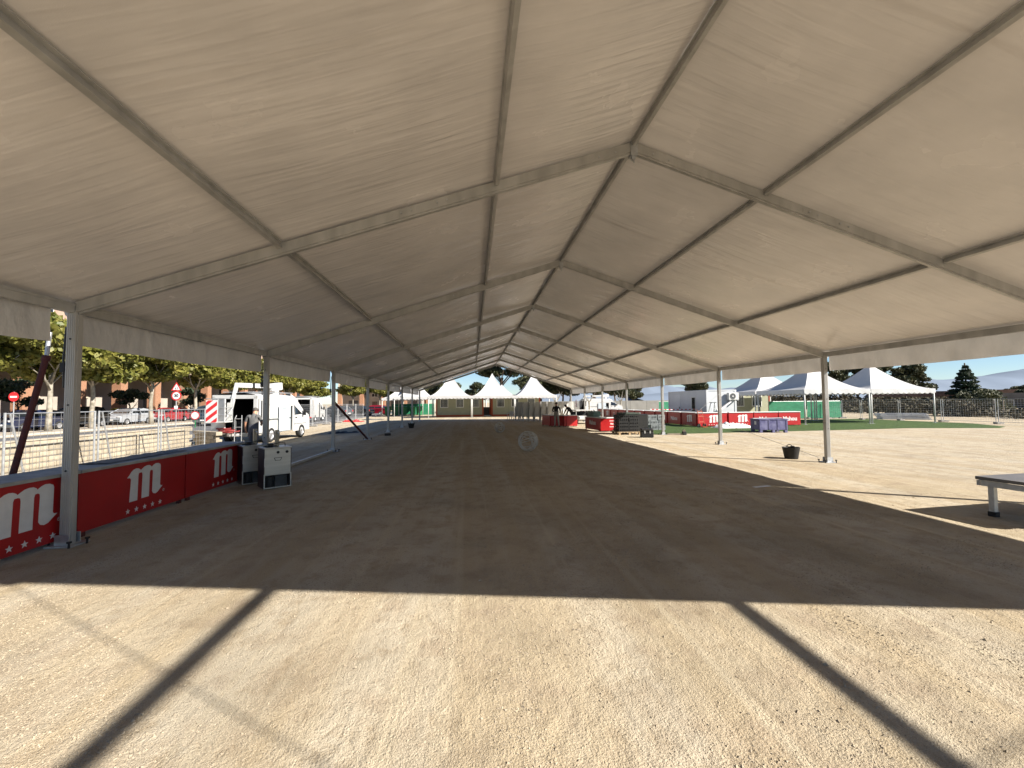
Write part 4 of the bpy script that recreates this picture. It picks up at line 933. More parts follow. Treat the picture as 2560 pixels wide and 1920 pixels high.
# ------------------------------------------------------------------ scrub on the right
def scrub(name, label, x0, x1, fy, n, size, seed, h):
    rg = random.Random(seed); bl = []
    for i in range(90):
        x = rg.uniform(x0, x1); y0, y1 = fy(x); y = rg.uniform(y0, y1); hh = h*rg.uniform(.3, 1.5); bl.append((x, y, hh*.45, rg.uniform(1, 2.2), rg.uniform(1, 2.2), hh*.5))
    o = bpy.data.objects.new(name, leaves_mesh(name, bl, n, size, SCRUB, seed)); COL.objects.link(o); tag(o, label, 'scrub', kind='stuff')
scrub('scrub', 'dry brownish scrub growing behind the mesh fence', 44, 76, lambda x: (33+1.1*(x-44), 46+(x-44)*1.2), 30000, .30, 91, 1.5)
scrub('scrub_low', 'low dry scrub along the edge of the open gravel', 43, 60, lambda x: (25+(x-43)*1.35, 31+(x-43)*1.35), 6000, .22, 92, .6)
scrub('hedge', 'dark hedge of bushes along the back of the site', 36, 72, lambda x: (66+(x-40)*.2, 72+(x-40)*.2), 16000, .34, 93, 2.4)
for i in range(12):
    x = 42.6+i*.9+random.uniform(-.3, .3); y = 25.0+i*2.0+random.uniform(-.8, .8)
    o = MB().path([(0, 0, -.02), (random.uniform(-.22, .22), random.uniform(-.2, .1), 1.5)], [.05, .04], 7).build('wooden_stake', STAKE, loc=(x, y, 0)); tag(o, 'leaning weathered wooden stake at the edge of the scrub', 'stake', 'stakes before the scrub')
# ------------------------------------------------------------------ buildings on the street
def facade_building(name, label, loc, rz, n, pitch, m_up, floors=3):
    """front along local X facing -Y; arcade of brick pillars, recessed shops, upper floors"""
    t = thing(name, label, 'building', loc, rz); L = n*pitch
    MB().bb(0, L, 2.4, 9, 0, 4.9).build('shop_wall', STUCCO, t)
    MB().bb(-.3, L+.3, -.2, 9, 4.9, 4.9+floors*3).build('upper_wall', m_up, t)
    MB().bb(-.5, L+.5, -.45, 9.3, 4.9+floors*3, 5.2+floors*3).build('cornice', STUCCO2, t)
    for i in range(n+1):
        x = i*pitch
        p = MB().bb(x-.45, x+.45, -.15, .75, .45, 4.9).build('pillar', BRICK, t); MB().bb(x-.52, x+.52, -.22, .82, 0, .45).build('pillar_base', STUCCOP, p)
    for i in range(n):
        x = (i+.5)*pitch
        if i % 3 != 1:
            w = MB().bb(x-1.1, x+1.1, 2.34, 2.4, 0, 2.5).build('shutter', mat('grey_shutter', (.09, .088, .085), .6, .2, .1, 3, stretch=(1, 1, 14)), t); MB().bb(x-1.2, x+1.2, 2.30, 2.4, 2.5, 2.65).build('lintel', STUCCO2, w)
        else: 
            w = MB().bb(x-.6, x+.6, 2.34, 2.4, 0, 2.2).build('door', mat('brown_door', (.12, .085, .06), .6, 0, .2, 4), t); MB().bb(x-.7, x+.7, 2.31, 2.4, 2.2, 2.3).build('door_head', STUCCO2, w)
        w = MB().bb(x-.7, x+.7, 2.33, 2.4, 3.3, 4.15).build('window', OFFWHITE, t)
        for s in (-1, 1): MB().bb(x+s*.34-.29, x+s*.34+.29, 2.31, 2.33, 3.36, 4.09).build('pane', GLASS, w)
        for f in range(floors):
            z = 5.8+f*3
            for dx in (-pitch*.25, pitch*.25):
                w = MB().bb(x+dx-.6, x+dx+.6, -.24, -.2, z, z+1.5).build('window', OFFWHITE, t); MB().bb(x+dx-.5, x+dx+.5, -.262, -.24, z+.08, z+1.42).build('pane', GLASS, w); MB().bb(x+dx-.72, x+dx+.72, -.36, -.2, z-.10, z).build('sill', STUCCO2, w)
            if f % 2 == 0:
                bl = MB().bb(x-1.5, x+1.5, -1.1, -.2, z-.5, z-.38).build('balcony', STUCCO2, t); rl = MB()
                for k in range(13): rl.tube((x-1.45+k*.241, -1.06, z-.38), (x-1.45+k*.241, -1.06, z+.5), .015, n=4, caps=False)
                rl.tube((x-1.47, -1.06, z+.5), (x+1.47, -1.06, z+.5), .025, n=5); rl.build('railing', DARKGREY, bl)['kind'] = 'stuff'
    return t
facade_building('arcade_building', 'long beige building with brick arcade pillars behind the plane trees', (-37.0, 29.4, 0), R(90), 15, 4.95, STUCCOP)
facade_building('arcade_building', 'cream building with arcade at the far end of the street', (-31.0, 104, 0), 0, 4, 5.0, STUCCO2, 1)
# low buildings far right
def low_house(label, loc, rz, L, D, H, m, rm):
    t = thing('low_house', label, 'house', loc, rz); MB().bb(-L/2, L/2, 0, D, -1, H).build('wall', m, t)
    MB().prism([(-L/2-.3, H), (L/2+.3, H), (L/2-.6, H+.9), (-L/2+.6, H+.9)], (0, D, 0), (1, 0, 0), (0, 0, 1), D+.3).build('roof', rm, t)
    for i in range(int(L/4)):
        x = -L/2+2+i*4; w = MB().bb(x-.6, x+.6, -.04, 0, .9, 2.0).build('window', OFFWHITE, t); MB().bb(x-.5, x+.5, -.06, -.04, 1.0, 1.9).build('pane', GLASS, w)
RT = mat('roof_tile', (.20, .12, .085), .85, 0, .2, 2); RTG = mat('roof_grey', (.13, .125, .12), .8, 0, .2, 1)
low_house('low house with brown roof between the pines', (74, 66, -.3), R(-38), 11, 6, 2.3, STUCCO2, RT)
low_house('long low dark house on the right with grey roof', (92, 56, -.6), R(-50), 20, 8, 2.2, mat('dark_wall', (.07, .065, .06), .9, 0, .2, 1), RTG)
low_house('small white house beyond the scrub', (104, 70, -.4), R(-45), 12, 6, 2.8, STUCCO2, RT)
for i, (x, y, s) in enumerate(((97, 66, .55), (108, 62, .6), (112, 78, .7))): tree('bushy_tree', 'round dark tree among the low houses on the right', (x, y, -1.6), PNT[1], PNC[1], i, s, 'trees among the far low houses')
bare('bare thin tree beside the dark low house', (72.5, 41.5, 0), 9)
for (x, y, h, lab) in ((92, 62, 5.2, 'thin street mast beyond the layered conifer'), (99, 55, 4.4, 'grey pole beside the dark low house')):
    o = MB().path([(0, 0, -1), (0, 0, h)], [.09, .06], 7).build('mast', DARKGREY, loc=(x, y, 0)); tag(o, lab, 'pole')
# grey concrete wall at the back
bw = thing('back_wall', 'grey concrete panel wall across the back behind the bare trees', 'wall', (8, 61, 0))
for i in range(10): MB().bb(i*2.5+.01, i*2.5+2.49, 0, .15, 0, 1.78).build('wall_panel', mat('grey_concrete', (.20, .195, .18), .9, 0, .12, 1.2, bump=.004), bw, bevel=.01)

# ------------------------------------------------------------------ pagoda tents
def pagoda_meshes(w, ze, zp, hv, conc=1.75):
    cn = MB(); h = w/2; N = 12
    for q in range(4):
        ca, sa = math.cos(q*math.pi/2), math.sin(q*math.pi/2)
        def fn(u, v):
            hw = h*(1-v)+.05*v; a = (u*2-1); z = ze+(zp-ze)*(v**conc)-.10*(1-abs(a)**2)*math.sin(math.pi*v)*.5
            x, y = a*hw, -hw+.18*math.sin(math.pi*v)*(1-a*a)*.5
            return Vector((x*ca-y*sa, x*sa+y*ca, z))
        cn.grid(fn, 14, N)
    cn.add([(-.05, -.05, zp), (.05, -.05, zp), (.05, .05, zp), (-.05, .05, zp), (0, 0, zp+.10)], [(0, 1, 4), (1, 2, 4), (2, 3, 4), (3, 0, 4)])
    va = MB(); ns = 12
    for k in range(ns*6): pass
    cols = ns*6
    vs = []
    for i in range(cols+1):
        u = i/cols; ph = (u*ns) % 1; zb = ze-hv+.09*(1-math.sin(math.pi*ph))
        if i == cols: zb = ze-hv+.09
        yy = -.012+.012*math.sin(u*23); vs += [(-h+w*u, -h-.015, ze), (-h+w*u, -h-.015+yy, zb)]
    va.add(vs, [(2*i, 2*i+1, 2*i+3, 2*i+2) for i in range(cols)])
    return cn.mesh('canopy', TENTW, True), va.mesh('valance', TENTW)
lg = MB(); lg.tube((0, 0, 0), (0, 0, 2.44), .045, n=10); LEGM = lg.mesh('leg', OFFWHITE, True); LBM = MB().box((0, 0, .012), (.26, .26, .02)).mesh('base_plate', ALUS)
PGA = pagoda_meshes(4.9, 2.47, 5.1, .34); PGB = pagoda_meshes(4.85, 2.38, 4.25, .34, 1.65)
def pagoda(label, loc, pm, w, rz=0.0, wt=False):
    t = thing('pagoda_tent', label, 'tent', loc, rz, 'white pagoda tents')
    o = bpy.data.objects.new('canopy', pm[0]); COL.objects.link(o); o.parent = t
    for q in range(4):
        o = bpy.data.objects.new('valance', pm[1]); COL.objects.link(o); o.parent = t; o.rotation_euler = (0, 0, q*math.pi/2)
    fr = MB(); h = w/2-.06
    for a, b in (((-h, -h), (h, -h)), ((h, -h), (h, h)), ((h, h), (-h, h)), ((-h, h), (-h, -h))): fr.bar((*a, 2.36 if pm is PGB else 2.42), (*b, 2.36 if pm is PGB else 2.42), .05, .07)
    fr.build('eave_frame', ALUS, t)
    for sx in (-1, 1):
        for sy in (-1, 1):
            o = bpy.data.objects.new('leg', LEGM); COL.objects.link(o); o.parent = t; o.location = (sx*h, sy*h, 0 if pm is PGA else -.0); 
            if pm is PGB: o.scale = (1, 1, .965)
            q = bpy.data.objects.new('base_plate', LBM); COL.objects.link(q); q.parent = o
    return t
pagoda('white pagoda tent with steep peak left of the red-framed cabin door', (-2.52, 51.2, 0), PGA, 4.9)
pagoda('middle white pagoda tent with tall pointed peak before the pine', (2.38, 51.2, 0), PGA, 4.9)
pagoda('white pagoda tent behind the stacked plastic chairs', (7.28, 51.2, 0), PGA, 4.9)
pagoda('white pagoda tent set further back behind the cabins', (4.3, 62.5, 0), PGB, 4.85)
pagoda('white pagoda tent behind the leftmost row of pagodas near the street', (-7.4, 57.0, 0), PGA, 4.9, R(3))
pagoda('white gazebo sheltering the green bins near the street', (-9.2, 58.6, 0), PGB, 4.85, R(2))
pagoda('white pagoda tent on turf beside the blank end of the long red counter', (24.65, 29.35, 0), PGB, 4.85)
pagoda('white pagoda tent behind another, next to the white office container', (24.65, 34.4, 0), PGB, 4.85)
pagoda('white pagoda tent on the turf edge nearest the open gravel and scrub', (29.55, 29.35, 0), PGB, 4.85)

# ------------------------------------------------------------------ site cabins
def cabin_window(t, x, y, z0, z1, w, bars=True):
    f = MB(); e = .08
    f.bb(x-w/2, x+w/2, y-.04, y, z1-e, z1); f.bb(x-w/2, x+w/2, y-.04, y, z0, z0+e); f.bb(x-w/2, x-w/2+e, y-.04, y, z0+e, z1-e); f.bb(x+w/2-e, x+w/2, y-.04, y, z0+e, z1-e)
    o = f.build('window_frame', mat('window_white', (.6, .6, .55), .5, 0, .04, 3), t); MB().bb(x-w/2+e, x+w/2-e, y-.012, y-.004, z0+e, z1-e).build('pane', GLASS, o)
    b = MB()
    for k in range(1, 5): xx = x-w/2+e+(w-2*e)*k/5; b.bb(xx-.014, xx+.014, y-.034, y-.014, z0+e, z1-e)
    b.build('window_bars', OFFWHITE, o)['kind'] = 'stuff'
def cabin(label, loc, L, D, wins, H=2.5, red=(1, 1), rz=0.0, seams=()):
    t = thing('site_cabin', label, 'cabin', loc, rz, 'olive site cabins')
    MB().bb(0, L, 0, D, .22, H).build('wall', OLIVE, t); MB().bb(-.02, L+.02, -.03, D+.03, 0, .22).build('skirting', CABRED, t)
    MB().bb(-.05, L+.05, -.06, D+.06, H, H+.12).build('roof', CABRED, t)
    if red[0]: MB().bb(-.02, .14, -.025, 0, .22, H).build('corner_post', CABRED, t)
    if red[1]: MB().bb(L-.14, L+.02, -.025, 0, .22, H).build('corner_post', CABRED, t)
    for x in seams: MB().bb(x-.02, x+.02, -.012, 0, .22, H).build('panel_joint', mat('olive_joint', (.2, .2, .14), .6, 0, .1, 2), t)
    for x in wins: cabin_window(t, x, 0, 1.10, 2.17, .95)
    return t
cabin('olive site cabin with three barred windows and red corner', (-4.38, 52.7, 0), 5.72, 2.4, (.98, 2.86, 4.75), seams=(4.05,))
cabin('olive site cabin right of the open red doorway', (2.35, 52.7, 0), 6.0, 2.4, (1.1, 2.9, 4.9), seams=(2.1,))
dr = thing('cabin_door', 'open red cabin door standing in the gap between cabins', 'door', (2.30, 52.6, 0), R(-78)); MB().bb(-.85, 0, -.02, .02, .2, 2.2).build('leaf', CABRED, dr); MB().bb(-.78, -.72, -.05, .05, 1.05, 1.12).build('handle', BLACK, dr)
o = MB(); o.bb(-.45, .45, -.35, .35, .06, 1.05); fr_ = thing('dark_cart', 'dark container with lid standing in the cabin gap', 'container', (1.85, 54.2, 0)); MB().bb(-.45, .45, -.35, .35, .10, 1.05).build('tub', DARKGREY, fr_, bevel=.04); MB().bb(-.48, .48, -.38, .38, 1.05, 1.12).build('lid', BLACK, fr_, bevel=.02)
for s in (-1, 1): wheel(fr_, (s*.40, .25, .09), .09, .06)
cabin('olive site cabin with red corner behind the pagoda tents on turf', (21.4, 37.2, 0), 5.9, 2.4, (1.2, 2.9, 4.6), rz=0)
# white office container with air conditioner
cn = thing('office_container', 'white office container with air conditioner on its end wall', 'container', (16.85, 29.6, 0))
MB().bb(0, 2.25, 0, 6, .15, 2.38).build('wall', CABWHITE, cn, bevel=.02); MB().bb(-.03, 2.28, -.03, 6.03, 2.38, 2.46).build('roof', CABWHITE, cn, bevel=.02); MB().bb(.02, 2.23, .02, 5.98, 0, .15).build('base_frame', DARKGREY, cn)
for (x, y) in ((.05, .05), (2.2, .05), (.05, 5.95), (2.2, 5.95)): MB().bb(x-.07, x+.07, y-.075, y+.075, .12, 2.40).build('corner_post', CABWHITE, cn)
w = MB().bb(-.03, 0, 1.5, 2.1, .8, 2.0).build('side_window_frame', OFFWHITE, cn); MB().bb(-.045, -.03, 1.58, 2.02, .9, 1.92).build('pane', GLASS, w)
d = MB().bb(-.02, 0, 3.9, 4.9, .2, 2.2).build('door', mat('container_door', (.5, .52, .54), .45, 0, .05, 2), cn); MB().bb(-.05, -.02, 4.0, 4.06, 1.05, 1.2).build('handle', BLACK, d)
acu = thing('air_conditioner', 'air conditioner unit with round fan grille hung on the white container', 'air conditioner', (18.72, 29.53, 1.72))
MB().bb(-.38, .38, -.28, 0, 0, .52).build('casing', OFFWHITE, acu, bevel=.02)
MB().lathe([(.001, -.31), (.05, -.31), (.06, -.29)], 20, (-.08, 0, .26), 'y').build('fan_hub', WHITEP, acu)
MB().lathe([(.06, -.285), (.19, -.285), (.20, -.29), (.22, -.29), (.22, -.27)], 24, (-.08, 0, .26), 'y').build('fan_grille', DARKGREY, acu)
for s in (-.3, .3): MB().bb(s-.02, s+.02, -.3, .0, -.06, 0).build('bracket', ALUS, acu)
o = MB().bar((17.7, 29.3, 1.05), (18.75, 29.45, 1.72), .14, .10).build('duct', WHITEP); tag(o, 'white slanting duct below the air conditioner', 'duct')
# green screened fences
def green_screen(label, a, b, H=1.55):
    a = Vector((*a, 0)); b = Vector((*b, 0)); L = (b-a).length; t = thing('screen_fence', label, 'fence', a, math.atan2(b.y-a.y, b.x-a.x), 'green screened fence panels')
    m_ = MB(); m_.grid(lambda u, v: Vector((u*L, -.03-.03*mnoise.noise(Vector((u*L*1.5, v*3, a.x))), .06+v*(H-.06))), 20, 8); m_.build('screen_cloth', GREEN, t, smooth=True)
    for x in (0.02, L-.02): MB().tube((x, 0, 0), (x, 0, H+.03), .022, n=8).build('post', ALUS, t)
    MB().tube((0, 0, H), (L, 0, H), .014, n=6).build('rail', ALUS, t)
    for x in (.02,): MB().bb(x-.11, x+.11, -.3, .3, 0, .12).build('foot_block', MATS['concrete_foot'], t, bevel=.02)
for i, (a, b, lab) in enumerate((((26.0, 35.6), (29.4, 35.5), 'green screen fence shaded under the pagoda tent'), ((29.5, 35.5), (32.7, 35.45), 'green screen fence at the turf corner in the sun'), ((32.8, 35.4), (33.0, 38.4), 'green screen fence turning back towards the pines'), ((22.4, 50.0), (25.6, 50.2), 'green screen fence behind the white container'), ((25.7, 50.2), (28.9, 50.4), 'green screen fence running on behind the container'), ((-11.2, 61.4), (-8.4, 61.5), 'green screen fence behind the green bins'), ((-8.3, 61.5), (-5.4, 61.6), 'green screen fence by the leftmost pagoda legs'))): green_screen(lab, a, b, 1.55 if i < 3 else 1.6)
def wheelie(label, loc, rz):
    t = thing('wheeled_bin', label, 'bin', loc, rz, 'green wheeled bins'); vs = []
    m_ = MB(); a, b = (.26, .22), (.36, .34)
    m_.add([(-a[0], -a[1], .08), (a[0], -a[1], .08), (a[0], a[1], .08), (-a[0], a[1], .08), (-b[0], -b[1], 1.2), (b[0], -b[1], 1.2), (b[0], b[1], 1.2), (-b[0], b[1], 1.2)], [(3, 2, 1, 0), (4, 5, 6, 7), (0, 1, 5, 4), (1, 2, 6, 5), (2, 3, 7, 6), (3, 0, 4, 7)]); m_.build('tub', BINGREEN, t, bevel=.03)
    MB().box((0, 0, 1.24), (.78, .74, .08), (R(4), 0, 0)).build('lid', BINGREEN, t, bevel=.03); MB().tube((-.3, .40, 1.18), (.3, .40, 1.18), .02, n=8).build('handle', BINGREEN, t)
    for s in (-1, 1): wheel(t, (s*.28, .22, .10), .10, .06)
for i, (x, y) in enumerate(((-11.2, 58.4), (-10.2, 59.6), (-9.3, 60.0), (-8.2, 60.2), (-7.3, 60.3))): wheelie('green wheeled bin standing under the white gazebo', (x, y, 0), R(-10+9*i))

# ------------------------------------------------------------------ red counters on the right
WT = mat('white_counter_top', (.62, .62, .60), .45, 0, .06, 3)
for i, (x, mk, L, lab) in enumerate(((15.33, 'm', 2.0, 'sunlit red counter with white letter behind the crumpled plastic sheet'), (17.27, 'm', 1.7, 'sunlit red counter with white letter left of the blue crate'), (18.98, 'w', 1.68, 'sunlit red counter with white lettering behind the blue crate'), (20.62, 'w', 1.54, 'sunlit red counter with white lettering at the turf pagoda end'))):
    t = bar_unit('bar_counter', lab, (x, 26.3, 0), 0, L-.03, .94, .55, 'long run of red counters on the turf', WT, mk)
for i, mk in enumerate(('m', 'w', 'b', 'w', 'm', 'b', 'w', 'b', 'm', 'w')):
    lab = 'shaded red counter of the side run leading back from the turf corner' if i > 1 else ('shaded red counter with white letter at the corner of the run' if i == 0 else 'shaded red counter with white lettering next to the corner counter')
    bar_unit('bar_counter', lab, (14.32-.06*i, 27.4+1.98*i, 0), R(-90), 1.95, .94, .55, 'side run of red counters', WT, mk, mat('red_panel_shade', (.27, .007, .009), .4, 0, .12, 2.5))  # darker copy of the counter red, with the side run's shade put in
# sunlit blank end panel at the corner
# counters with two people
for i, (x, y, rz, L, mk, lab) in enumerate(((5.20, 30.2, -78, 1.5, None, 'small red counter beside the plastic chair stacks'), (5.85, 28.9, -38, 1.25, None, 'small red counter behind the person in light trousers'), (6.62, 28.6, 8, .95, None, 'small red counter catching sun on its lower corner'))):
    bar_unit('bar_counter', lab, (x, y, 0), R(rz), L, .80, .45, 'small red counters with two people', WT, mk)
for i, (x, y, rz, L, mk, lab) in enumerate(((7.02, 24.75, -84, 2.3, 'w', 'red counter with white lettering facing the dark gravel'), (7.36, 23.42, 0, .52, None, 'narrow red counter glowing in the sun'), (7.86, 23.55, 6, .48, 'b', 'narrow red counter with white badge outline beside the black crates'))):
    bar_unit('bar_counter', lab, (x, y, 0), R(rz), L, .80, .5, 'red counters beside the black crates', WT, mk)
# grey green crates on the counter
for k in range(2):
    o = thing('grey_green_crate', 'grey green plastic crate standing on the red counter', 'crate', (7.30, 25.05+.55*k, .79), R(4), 'grey green crates on a red counter')
    GG = mat('grey_green_plastic', (.10, .15, .12), .6, 0, .2, 6)
    MB().bb(-.22, .22, -.25, .25, 0, .02).build('base', GG, o)
    for s in (-1, 1):
        MB().bb(s*.22-.012, s*.22+.012, -.25, .25, 0, .32).build('long_wall', GG, o); MB().bb(-.20, .20, s*.25-.012, s*.25+.012, 0, .32).build('end_wall', GG, o)
    for j in range(6): pass
# plastic bottle/cup crates
def crate_mesh(w, d, h, m):
    mb = MB(); e = .02
    mb.bb(-w/2, w/2, -d/2, d/2, 0, e)
    for s in (-1, 1):
        for z0, z1 in ((e, h*.28), (h*.72, h)):
            mb.bb(-w/2, w/2, s*(d/2-e), s*d/2, z0, z1); mb.bb(s*(w/2-e), s*w/2, -d/2+e, d/2-e, z0, z1)
        for k in range(5):
            x = -w/2+.03+k*(w-.06)/4; mb.bb(x-.022, x+.022, s*(d/2-e*.9), s*(d/2-.002), h*.28, h*.72)
        for k in range(4):
            y = -d/2+.04+k*(d-.08)/3; mb.bb(s*(w/2-e*.9), s*(w/2-.002), y-.02, y+.02, h*.28, h*.72)
    return mb.mesh('crate', m)
CRB = crate_mesh(.50, .40, .165, mat('black_crate', (.011, .011, .011), .5, 0, .3, 7)); CRG = crate_mesh(.42, .36, .28, GREYP)
pal = thing('wooden_pallet', 'wooden pallet under the stack of black crates', 'pallet', (7.90, 21.62, 0))
for y in (-.5, -.25, 0, .25, .5): MB().bb(-.60, .60, y-.06, y+.06, .118, .142).build('top_board', WOOD, pal)
for x in (-.52, 0, .52):
    MB().bb(x-.05, x+.05, -.55, .55, 0, .02).build('bottom_board', WOOD, pal)
    for y in (-.48, 0, .48): MB().bb(x-.05, x+.05, y-.06, y+.06, .02, .118).build('spacer_block', WOOD, pal)
rws = ['bottom', 'second', 'middle', 'fourth', 'top']
for r_ in range(5):
    for cx in range(2):
        for cy in range(2):
            o = bpy.data.objects.new('black_crate', CRB); COL.objects.link(o); o.location = (7.90-.27+.54*cx+random.uniform(-.012, .012), 21.62-.24+.46*cy, .143+r_*.172); o.rotation_euler = (0, 0, random.uniform(-.03, .03))
            tag(o, 'black plastic crate in the %s layer of the pallet stack' % rws[r_], 'crate', 'black crates stacked on the pallet')
o = MB().bb(-.45, .50, -.42, .42, 0, .10).build('flat_case', mat('dark_green_case', (.03, .045, .035), .6, 0, .3, 5), bevel=.02, loc=(8.0, 21.66, 1.005)); tag(o, 'flat dark case lying on top of the black crates', 'case')
sp = thing('loudspeaker', 'tall black loudspeaker cabinet between black and grey crates', 'loudspeaker', (9.20, 22.72, 0), R(-8))
MB().bb(-.27, .27, -.28, .28, .03, .98).build('cabinet', BLACK, sp, bevel=.02); MB().bb(-.24, .24, -.295, -.28, .08, .94).build('front_grille', RUBBER, sp)
for s in (-1, 1):
    MB().bb(s*.22-.03, s*.22+.03, -.25, .25, 0, .03).build('skid', RUBBER, sp); h_ = MB().bb(s*.27, s*.285, -.08, .08, .55, .68).build('handle', DARKGREY, sp)
k = 0
for (x, z, n) in ((10.02, 0, 3), (10.46, 0, 3), (10.90, 0, 3)):
    for r_ in range(n):
        o = bpy.data.objects.new('grey_crate', CRG); COL.objects.link(o); o.location = (x+random.uniform(-.03, .03), 24.2+random.uniform(-.05, .05), .02+r_*.292); o.rotation_euler = (0, 0, random.uniform(-.08, .08))
        tag(o, 'grey plastic crate stacked on turf behind the loudspeaker', 'crate', 'grey crates stacked behind the loudspeaker')
tb = thing('tool_case', 'black tool case with rounded lid on the sunlit gravel', 'case', (8.08, 19.4, 0), R(-12))
MB().bb(-.28, .28, -.2, .2, .0, .27).build('case_body', BLACK, tb, bevel=.03); MB().bb(-.285, .285, -.205, .205, .275, .42).build('lid', BLACK, tb, bevel=.05)
for s in (-.12, .12): MB().bb(s-.03, s+.03, -.215, -.2, .20, .32).build('latch', ALUS, tb)
MB().path([(-.1, 0, .42), (-.09, 0, .46), (.09, 0, .46), (.1, 0, .42)], .013, 7).build('handle', BLACK, tb)
# anchor bar beside the fourth right post
ab = thing('anchor_bar', 'dark steel anchor bar with upturned end beside a marquee post', 'anchor', (9.62, 20.55, 0), R(-8))
MB().bar((0, 0, .045), (.75, -.05, .05), .06, .06).build('bar', STAKE, ab); MB().bb(.72, .90, -.12, .08, 0, .18).build('foot_block', RUBBER, ab, bevel=.02)
MB().bar((.74, -.08, .16), (.82, -.10, .26), .03, .10).build('upturned_plate', STAKE, ab)
# ------------------------------------------------------------------ white plastic chairs
cm = MB()
cm.box((0, 0, .42), (.42, .42, .03)); 
cm.grid(lambda u, v: Vector(((u-.5)*(.44-.06*v*v), -.20-.10*v-.02*math.sin(math.pi*u), .43+.42*v)), 6, 4); cm.grid(lambda u, v: Vector(((.5-u)*(.44-.06*v*v), -.215-.10*v-.02*math.sin(math.pi*u), .43+.42*v)), 6, 4)
for sx in (-1, 1):
    for sy in (-1, 1): cm.bar((sx*.19, sy*.18, .42), (sx*.23, sy*.23, 0), .045, .03)
    cm.bar((sx*.24, .2, .42), (sx*.25, .18, .64), .03, .045, (0, 1, 0)); cm.bar((sx*.25, .22, .65), (sx*.24, -.24, .66), .05, .025)
CHM = cm.mesh('chair', OFFWHITE)
stacks = [(4.62, 37.6, 8), (5.13, 37.4, 3), (5.63, 37.2, -4), (6.13, 37.0, 0), (6.65, 36.9, 5), (7.18, 37.2, 2), (7.7, 37.4, -5), (8.25, 37.9, 4), (8.8, 38.2, 0), (4.35, 38.4, -8), (4.15, 39.3, 5)]
for i, (x, y, a) in enumerate(stacks):
    for k in range(14):
        o = bpy.data.objects.new('plastic_chair', CHM); COL.objects.link(o); o.location = (x+random.uniform(-.008, .008), y-.012*k, k*.066); o.rotation_euler = (0, 0, R(180+a+random.uniform(-1.5, 1.5)))
        o.rotation_euler[2] = R(a+random.uniform(-1.5, 1.5))
        tag(o, 'white plastic chair nested in a tall stack beside the red counters', 'chair', 'white plastic chairs in tall stacks')
for (x, y, a, lab) in ((3.55, 40.2, 150, 'single white plastic chair standing before the chair stacks'), (4.05, 41.0, 40, 'single white plastic chair near the pagoda leg')):
    o = bpy.data.objects.new('plastic_chair', CHM); COL.objects.link(o); o.location = (x, y, 0); o.rotation_euler = (0, 0, R(a)); tag(o, lab, 'chair')
# utility cart behind the counters
uc = thing('utility_cart', 'small white open utility cart with roof between the red counters', 'cart', (8.42, 32.6, 0), R(6))
MB().bb(-.68, .68, -.75, .75, .25, .42).build('chassis', DARKGREY, uc, bevel=.03); MB().bb(-.66, .10, -.85, -.35, .30, .62).build('bonnet', WHITE, uc, bevel=.08); MB().bb(-.7, .7, -.6, .8, 1.0, 1.07).build('roof', WHITE, uc, bevel=.03)
for (x, y) in ((-.64, -.5), (.64, -.5), (-.64, .7), (.64, .7)): MB().tube((x, y, .4), (x, y, 1.0), .025, n=6).build('roof_post', WHITE if x < 0 else BLACK, uc)
MB().bb(-.55, .55, .15, .55, .42, .58).build('seat', BLACK, uc, bevel=.04); MB().bb(-.55, .55, .5, .6, .58, .92).build('backrest', BLACK, uc, bevel=.03); MB().bb(.15, .62, -.8, -.3, .3, .85).build('black_bag', BLACKC, uc, bevel=.1)
for s in (-1, 1):
    for y in (-.55, .55): wheel(uc, (s*.62, y, .21), .21, .14)
for s in (-.5, -.06): MB().bb(s-.07, s+.07, -.87, -.85, .46, .56).build('headlight', LAMPW, uc)
# ------------------------------------------------------------------ things on the turf
pb = thing('pallet_box', 'large faded blue violet plastic pallet box on the turf edge', 'box', (15.55, 21.35, 0), R(-9))
for s in (-1, 1):
    MB().bb(-.70, .70, s*.45-.03, s*.45+.03, .14, .66).build('side_wall', BLUEBOX, pb, bevel=.015); MB().bb(s*.67-.03, s*.67+.03, -.42, .42, .14, .66).build('end_wall', BLUEBOX, pb, bevel=.015)
    for k in range(3): MB().bb(-.62+k*.62-.07, -.62+k*.62+.07, s*.40-.08, s*.40+.08, 0, .14).build('foot', BLUEBOX, pb, bevel=.01)
    for k in range(4): MB().bb(-.66+k*.44-.035, -.66+k*.44+.035, s*.485-.012, s*.485+.012, .16, .64).build('rib', BLUEBOX, pb)
MB().bb(-.67, .67, -.42, .42, .13, .16).build('floor', BLUEBOX, pb); 
rm = MB(); rm.bb(-.74, .74, -.50, -.42, .66, .71); rm.bb(-.74, .74, .42, .50, .66, .71); rm.bb(-.74, -.66, -.42, .42, .66, .71); rm.bb(.66, .74, -.42, .42, .66, .71); rm.build('rim', BLUEBOX, pb)
MB().bb(-.706, -.700, -.15, .05, .40, .58).build('paper_sticker', WHITEP, pb)
o = MB().bar((-.95, -.2, .735), (.75, .15, .735), .09, .04).build('loose_plank', mat('grey_plank', (.3, .3, .32), .7, 0, .2, 4), loc=(15.55, 21.35, 0), rot=(0, 0, R(-6))); tag(o, 'grey plank lying across the blue pallet box', 'plank')
sh = MB(); 
def shf(u, v):
    x, y = (u-.5)*2.2, (v-.5)*1.3; e = max(0, 1-(2*abs(u-.5))**3)*max(0, 1-(2*abs(v-.5))**3)
    h = e*(.16+.26*abs(mnoise.noise(Vector((x*2.6, y*2.6, 1.2))))+.14*abs(mnoise.noise(Vector((x*6, y*6, 4)))))
    return Vector((x+.12*mnoise.noise(Vector((u*4, v*4, 7))), y, .022+h))
